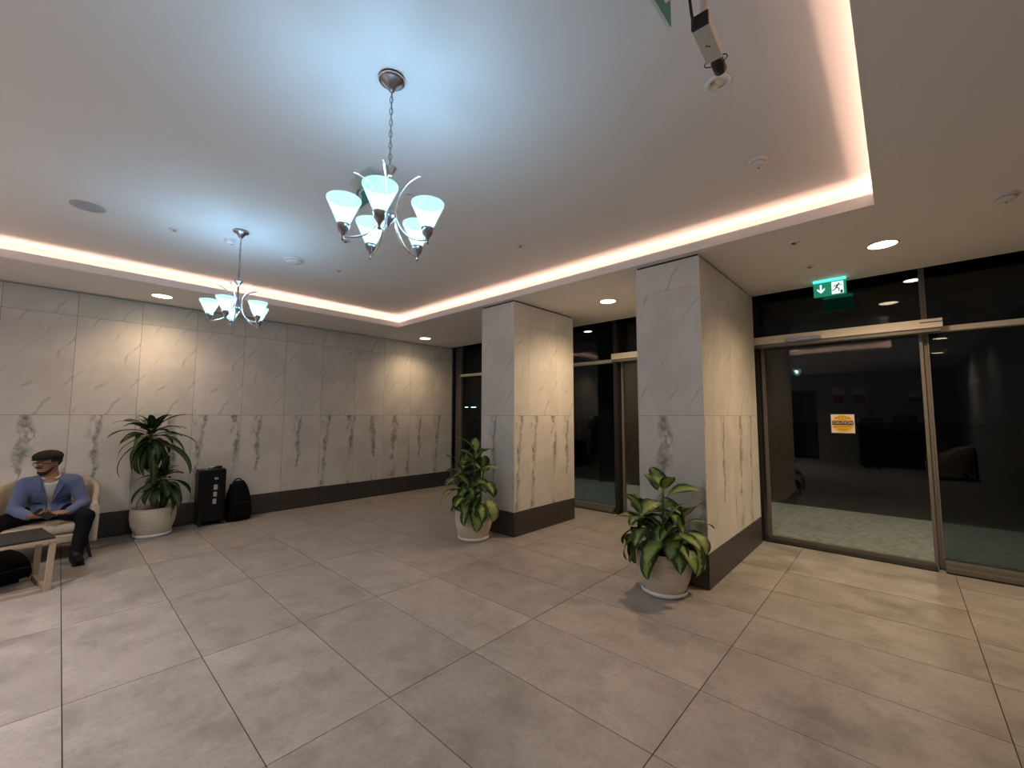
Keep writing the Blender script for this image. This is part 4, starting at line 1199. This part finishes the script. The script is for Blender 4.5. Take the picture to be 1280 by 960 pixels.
def seated_man():
    t = empty('person', (0, 6.70, 0))
    tag(t, 'man in blue blazer and dark flat cap sitting in the armchair holding a phone', 'person')
    t.location = (0, 0, 0)
    J = dict(pel=v3(-0.025, 6.775, 0.475), waist=v3(-0.025, 6.745, 0.60), chest=v3(-0.022, 6.675, 0.73), neckb=v3(-0.028, 6.635, 0.845), head=v3(-0.050, 6.595, 0.995),
             shR=v3(0.150, 6.655, 0.780), elR=v3(0.232, 6.575, 0.545), wrR=v3(0.120, 6.380, 0.500),
             shL=v3(-0.205, 6.655, 0.780), elL=v3(-0.255, 6.555, 0.540), wrL=v3(-0.150, 6.360, 0.500),
             hpR=v3(0.065, 6.765, 0.455), knR=v3(0.245, 6.360, 0.435), anR=v3(0.195, 6.260, 0.095),
             hpL=v3(-0.115, 6.765, 0.455), knL=v3(-0.385, 6.400, 0.440), anL=v3(-0.420, 6.440, 0.095))
    f = unit(v3(-0.80, -0.60, 0)); lo, hi = (-0.56, 6.02, 0.0), (0.42, 6.99, 1.17)
    def torso(Fd, g=0.0):
        Fd.ell(J['pel'], (0.165, 0.115, 0.105), None, 0.05, g)
        Fd.ell(J['waist'], (0.145, 0.105, 0.13), None, 0.06, g)
        Fd.ell(J['chest'], (0.165, 0.112, 0.14), None, 0.06, g)
        Fd.cone(J['shL'] + (0.03, 0, -0.005), J['shR'] - (0.03, 0, 0.005), 0.062, 0.062, 0.05, g)
        Fd.cone(J['neckb'] - (0, 0, 0.05), J['neckb'] + (0, -0.005, 0.01), 0.085, 0.060, 0.04, g)
    def arms(Fd, g=0.0, cut=1.0):
        for s in 'LR':
            a, b, c = J['sh' + s], J['el' + s], J['wr' + s]
            Fd.cone(a, b, 0.056, 0.044, 0.03, g); Fd.cone(b, b + (c - b) * cut, 0.043, 0.043 + (0.028 - 0.043) * cut, 0.02, g)
    def legs(Fd, g=0.0, cut=1.0):
        for s in 'LR':
            a, b, c = J['hp' + s], J['kn' + s], J['an' + s]
            Fd.cone(a, b, 0.088, 0.060, 0.04, g); Fd.cone(b, b + (c - b) * cut, 0.057, 0.057 + (0.038 - 0.057) * cut, 0.03, g)
            m_ = b + (c - b) * 0.3 + v3(0, 0.02, 0); Fd.ell(m_, (0.05, 0.055, 0.09), None, 0.03, g)
    def feet(Fd, g=0.0):
        for s, dx in (('L', -0.04), ('R', 0.02)):
            c = J['an' + s]; h_ = v3(c[0], c[1] + 0.03, 0.045); tp = v3(c[0] + dx, c[1] - 0.16, 0.034)
            Fd.cone(c, h_, 0.040, 0.036, 0.02, g); Fd.cone(h_, tp, 0.038, 0.030, 0.03, g)
    # body
    B_ = Field(lo, hi, 0.0056)
    torso(B_); arms(B_); legs(B_); feet(B_)
    B_.cone(J['neckb'], J['head'] + (0.02, 0.02, -0.06), 0.056, 0.052, 0.03)
    at, R = head_prims(B_, J['head'], f)
    hand_prims(B_, J['wrL'] + (0.010, -0.016, 0.002), v3(0.72, -0.60, 0.05), v3(-0.3, -0.55, -0.75), 1, 0.85)
    hand_prims(B_, J['wrR'] + (-0.012, -0.016, 0.0), v3(-0.86, -0.42, 0.10), v3(0.05, -0.35, 0.9), 1, 0.45)
    body_ = B_.mesh('body', 'skin', t, 1)
    # clothes
    S_ = Field((lo[0], 6.3, 0.40), (hi[0], hi[1], 0.93), 0.0075); torso(S_, 0.006)
    S_.cut(lambda x, y, z: np.maximum(0.46 - z, z - 0.862 + 1.0 * np.maximum(0, 6.62 - y)))
    sh_ = S_.mesh('shirt', 'shirt_cloth', t, 1)
    m = MB()
    m.tube([(-0.028 + 0.068 * math.cos(a), 6.628 + 0.066 * math.sin(a), 0.858 + 0.030 * math.sin(a)) for a in [(-0.5 * PI) + 0.55 + k * (2 * PI - 1.1) / 18 for k in range(19)]], 0.011, 8)
    m.build('collar', 'shirt_cloth', sh_, smooth=True)
    m = MB()
    for z in (0.78, 0.70, 0.62): m.sphere((-0.024, 6.556 + (0.78 - z) * 0.25, z), 0.006)
    m.build('button', 'print_white', sh_)
    Z_ = Field((lo[0], 6.25, 0.36), (hi[0], hi[1], 0.95), 0.0075); torso(Z_, 0.017); arms(Z_, 0.012, 0.93)
    Z_.cone(J['pel'] + (-0.09, -0.09, -0.02), J['pel'] + (0.09, -0.09, -0.02), 0.10, 0.10, 0.04)
    def blaz(x, y, z):
        vee = np.minimum(np.minimum((0.014 + np.maximum(0, z - 0.585) * 0.21) - np.abs(x + 0.025), 6.70 - y), z - 0.47)      # open front
        hole = np.minimum(0.066 - np.sqrt((x + 0.028) ** 2 + (y - 6.63) ** 2), z - 0.80)
        return np.maximum(np.maximum(0.43 - z, z - 0.905), np.maximum(vee, hole))
    Z_.cut(blaz)
    bz = Z_.mesh('blazer', 'blazer_cloth', t, 1)
    for s in (-1, 1):
        m = MB()
        pts = [(-0.025 + s * 0.062, 6.552, 0.835), (-0.025 + s * 0.100, 6.546, 0.765), (-0.025 + s * 0.070, 6.535, 0.70), (-0.025 + s * 0.022, 6.555, 0.60), (-0.025 + s * 0.030, 6.546, 0.69)]
        vs = [(p[0], p[1] + 0.004, p[2]) for p in pts] + [(p[0], p[1] - 0.008, p[2]) for p in pts]
        n = len(pts); fs = [tuple(range(n)), tuple(reversed(range(n, 2 * n)))] + [(i, i + n, (i + 1) % n + n, (i + 1) % n) for i in range(n)]
        m.add(vs, fs).build('lapel', 'blazer_cloth', bz, weld=True)
        m = MB(); m.tube([(-0.025 + s * 0.070, 6.585, 0.600), (-0.025 + s * 0.135, 6.625, 0.606)], 0.007, 6); m.build('pocket_flap', 'blazer_seam', bz, smooth=True)
    T_ = Field(lo, (hi[0], hi[1], 0.62), 0.0075); legs(T_, 0.012, 0.95); T_.ell(J['pel'] + (0, 0.01, -0.01), (0.168, 0.118, 0.10), None, 0.05, 0.008)
    T_.cut(lambda x, y, z: np.maximum(0.10 - z, z - 0.56))
    T_.mesh('trousers', 'trouser_cloth', t, 1)
    for s, dx in (('L', -0.04), ('R', 0.02)):
        c = J['an' + s]
        Q = Field((c[0] - 0.12, c[1] - 0.26, 0.0), (c[0] + 0.12, c[1] + 0.14, 0.16), 0.006)
        h_ = v3(c[0], c[1] + 0.03, 0.046); tp = v3(c[0] + dx, c[1] - 0.165, 0.036)
        Q.cone(c, h_, 0.050, 0.046, 0.02); Q.cone(h_, tp, 0.046, 0.038, 0.03)
        Q.cut(lambda x, y, z: np.maximum(0.004 - z, z - 0.125))
        so = Q.mesh('shoe', 'shoe_leather', t, 1)
        mid_ = (h_ + tp) / 2; dd = unit(tp - h_)
        MB().box(-0.15, 0.125, -0.040, 0.040, 0.0005, 0.012, basis((mid_[0], mid_[1], 0), (dd[0], dd[1], 0))).build('sole', 'rubber', so, bevel=0.004)
    # beard: shell round the jaw
    Hc = J['head']
    Q = Field(Hc - 0.16, Hc + 0.16, 0.004); head_prims(Q, Hc, f, 0.0035)
    s_ = np.cross(f, (0, 0, 1))
    def beard(x, y, z):
        a = (x - Hc[0]) * f[0] + (y - Hc[1]) * f[1]; b = (x - Hc[0]) * s_[0] + (y - Hc[1]) * s_[1]; c = z - Hc[2]
        low = c - (-0.082 + np.clip((0.055 - a) * 0.8, 0, 0.055))             # jaw line rising to the ear
        mouth = 0.012 - np.maximum(np.abs(b) - 0.022, np.abs(c + 0.064)) 
        mous = np.maximum(np.abs(c + 0.044) - 0.008, np.abs(b) - 0.034)
        keep = np.minimum(low, np.maximum(mous, 0.055 - a))
        return np.maximum(np.maximum(keep, -0.012 - a), np.minimum(0.0, 1) + np.where(np.abs(b) < 0.022, 0.007 - np.abs(c + 0.061), -1))
    Q.cut(beard); Q.mesh('beard', 'beard', t, 0)
    # hair at the temples and nape
    Q = Field(Hc - 0.16, Hc + 0.17, 0.006); head_prims(Q, Hc, f, 0.004)
    def hair(x, y, z):
        a = (x - Hc[0]) * f[0] + (y - Hc[1]) * f[1]; c = z - Hc[2]
        return np.maximum(np.maximum(a - 0.030, -0.045 - c - np.clip(a, -1, 0) * 0.2), np.where((a > -0.03), 0.012 - c, -1.0))
    Q.cut(hair); Q.mesh('hair', 'beard', t, 0)
    # flat cap
    Q = Field(Hc - 0.22, Hc + 0.24, 0.006)
    Q.ell(Hc + f * 0.000 + v3(0, 0, 0.072), (0.116, 0.092, 0.066), np.stack([f, s_, v3(0, 0, 1)], 1), 0.02)
    Q.ell(Hc + f * 0.040 + v3(0, 0, 0.068), (0.092, 0.082, 0.042), np.stack([f, s_, v3(0, 0, 1)], 1), 0.03)
    Q.cut(lambda x, y, z: (Hc[2] + 0.046) - z)
    cap_ = Q.mesh('flat_cap', 'cap_wool', t, 1)
    m = MB()
    vs = []; N = 12
    for k in range(N + 1):
        a = -1.15 + 2.3 * k / N
        for r_, z in ((0.088, 0.050), (0.126 - 0.024 * abs(a) / 1.15, 0.036)):
            p = Hc + f * (0.02 + r_ * math.cos(a)) + s_ * (0.085 * math.sin(a) * (r_ / 0.12)) + v3(0, 0, z)
            vs += [tuple(p), tuple(p + v3(0, 0, 0.007))]
    fs = []
    for k in range(N):
        o = k * 4
        fs += [(o, o + 4, o + 6, o + 2), (o + 1, o + 3, o + 7, o + 5), (o + 2, o + 6, o + 7, o + 3), (o, o + 1, o + 5, o + 4)]
    m.add(vs, fs).build('peak', 'cap_wool', cap_, smooth=True)
    # glasses and eyes
    gl_ = empty('glasses', tuple(Hc)); gl_.parent = t
    for b in (-1, 1):
        c = f * 0.092 + s_ * (b * 0.032) + v3(0, 0, -0.004)
        MB().tube([tuple(c + s_ * 0.026 * math.cos(a) + v3(0, 0, 1) * 0.019 * math.sin(a)) for a in [2 * PI * k / 20 for k in range(20)]], 0.0032, 6, closed=True).build('rim', 'glasses_frame', gl_, smooth=True)
        MB().tube([tuple(f * 0.090 + s_ * (b * 0.058) + v3(0, 0, 0.002)), tuple(f * 0.03 + s_ * (b * 0.079) + v3(0, 0, 0.004)), tuple(-f * 0.02 + s_ * (b * 0.083) + v3(0, 0, 0.0))], 0.0032, 6).build('temple_arm', 'glasses_frame', gl_, smooth=True)
        ey = MB().sphere(tuple(Hc + f * 0.0745 + s_ * (b * 0.032) + v3(0, 0, -0.004)), 0.0125).build('eye', 'eye_white', t, smooth=True)
        MB().sphere(tuple(Hc + f * 0.0835 + s_ * (b * 0.032) + v3(0, 0, -0.004)), 0.006).build('iris', 'beard', ey, smooth=True)
    MB().tube([tuple(f * 0.094 + s_ * -0.007 + v3(0, 0, 0.002)), tuple(f * 0.098 + v3(0, 0, 0.005)), tuple(f * 0.094 + s_ * 0.007 + v3(0, 0, 0.002))], 0.003, 6).build('bridge', 'glasses_frame', gl_, smooth=True)
    return t
seated_man()
ph = MB().box(-0.038, 0.038, -0.077, 0.077, -0.004, 0.004, basis((-0.050, 6.262, 0.520), (0.55, 0.45, 0.35), (0.1, -0.55, 0.8))).build('phone', 'phone_black', bevel=0.003)
tag(ph, 'dark phone held in the hands of the seated man', 'phone')

def standing_person(label, x, y, face, mat_top, mat_leg):
    """dark standing figure, arms folded forward; only seen mirrored in the door"""
    t = empty('person', (x, y, 0), face); tag(t, label, 'person')
    Fd = Field((-0.36, -0.32, 0), (0.40, 0.32, 1.78), 0.011)
    def legs(Q, g=0.0):
        for s in (-1, 1):
            Q.cone((0, s * 0.09, 0.90), (0.01, s * 0.10, 0.50), 0.085, 0.058, 0.04, g); Q.cone((0.01, s * 0.10, 0.50), (-0.01, s * 0.11, 0.09), 0.056, 0.038, 0.03, g)
    def torso(Q, g=0.0):
        Q.ell((0, 0, 0.95), (0.11, 0.165, 0.12), None, 0.05, g); Q.ell((0, 0, 1.12), (0.10, 0.145, 0.16), None, 0.06, g)
        Q.ell((0.0, 0, 1.29), (0.11, 0.17, 0.15), None, 0.06, g); Q.cone((0, -0.15, 1.38), (0, 0.15, 1.38), 0.06, 0.06, 0.05, g)
        for s in (-1, 1):
            Q.cone((0, s * 0.19, 1.37), (-0.02, s * 0.235, 1.09), 0.055, 0.043, 0.03, g); Q.cone((-0.02, s * 0.235, 1.09), (0.20, s * 0.13, 1.08), 0.042, 0.030, 0.02, g)
    legs(Fd); torso(Fd); Fd.cone((0, 0, 1.40), (0.01, 0, 1.52), 0.055, 0.05, 0.03)
    head_prims(Fd, v3(0.015, 0, 1.60), v3(1, 0, 0))
    for s in (-1, 1):
        Fd.cone((-0.01, s * 0.11, 0.06), (0.15, s * 0.13, 0.035), 0.042, 0.032, 0.02)
        hand_prims(Fd, v3(0.21, s * 0.125, 1.08), v3(0.8, -s * 0.6, 0.05), v3(0, 0, 1), s, 0.5)
    Fd.mesh('body', 'skin', t, 1)
    Q = Field((-0.36, -0.36, 0.80), (0.40, 0.36, 1.50), 0.012); torso(Q, 0.014); Q.cut(lambda a, b, c: np.maximum(0.86 - c, c - 1.45)); Q.mesh('jacket', mat_top, t, 1)
    Q = Field((-0.3, -0.3, 0.0), (0.3, 0.3, 1.02), 0.012); legs(Q, 0.014); Q.ell((0, 0, 0.94), (0.12, 0.17, 0.11), None, 0.05, 0.006); Q.cut(lambda a, b, c: np.maximum(0.07 - c, c - 0.98)); Q.mesh('trousers', mat_leg, t, 1)
    Q = Field((-0.3, -0.3, 0.0), (0.3, 0.3, 0.15), 0.010)
    for s in (-1, 1): Q.cone((-0.02, s * 0.11, 0.06), (0.155, s * 0.13, 0.04), 0.050, 0.042, 0.0)
    Q.cut(lambda a, b, c: 0.004 - c); Q.mesh('shoes', 'shoe_leather', t, 1)
    Q = Field((-0.13, -0.13, 1.45), (0.17, 0.13, 1.76), 0.010); head_prims(Q, v3(0.015, 0, 1.60), v3(1, 0, 0), 0.008)
    Q.cut(lambda a, b, c: np.maximum(a - 0.05, 1.585 - c)); Q.mesh('hair', 'beard', t, 1)
    return t
standing_person('person in dark clothes standing at the reception desk, mirrored in the sliding door', -3.95, 0.62, 0.1, 'dark_cloth', 'trouser_cloth')

# reception corner behind the camera, faintly mirrored in the door
dk = empty('reception_desk', (-4.9, 0.15, 0)); tag(dk, 'dark reception desk mirrored in the sliding door', 'desk')
MB().box(-0.30, 0.30, -0.80, 0.80, 0.0, 1.04).build('counter_body', 'dark_wood', dk, bevel=0.004)
MB().box(-0.36, 0.36, -0.84, 0.84, 1.042, 1.08).build('worktop', 'dark_top', dk, bevel=0.004)
for yy in (-0.4, 0.0, 0.4): MB().box(0.301, 0.306, yy - 0.19, yy + 0.19, 0.12, 0.98).build('front_panel', 'dark_wood', dk)
mo = empty('monitor', (-4.95, -0.10, 1.08)); tag(mo, 'computer screen on the reception desk mirrored in the sliding door', 'monitor')
MB().box(0.0, 0.025, -0.26, 0.26, 0.12, 0.44).build('screen', 'black_plastic', mo, bevel=0.004)
MB().box(-0.05, 0.0, -0.03, 0.03, 0.012, 0.30).build('stand', 'black_plastic', mo); MB().box(-0.10, 0.08, -0.11, 0.11, 0.0, 0.012).build('foot', 'black_plastic', mo)
for lab, yy, zz, hy, hz, mt in (('pale notice on the far wall mirrored above the caution sticker', 1.52, 2.2, 0.17, 0.30, 'sticker_white'),
                                ('notice with a red band on the far wall mirrored in the door', 0.97, 2.2, 0.17, 0.30, 'sticker_white'),
                                ('small white notice on the far wall mirrored near the door post', -0.37, 2.08, 0.15, 0.18, 'sticker_white')):
    n_ = MB().box(0.0, 0.006, -hy, hy, -hz, hz).build('wall_notice', mt, loc=(XR + 0.002, yy, zz)); tag(n_, lab, 'notice', 'notices on the far wall')
    if 'red' in lab: MB().box(0.006, 0.008, -hy * 0.9, hy * 0.9, -hz * 0.9, 0.0).build('red_band', 'poster_red', n_)
    else: MB().box(0.006, 0.008, -hy * 0.8, hy * 0.8, hz * 0.5, hz * 0.7).build('print_line', 'print_black', n_)
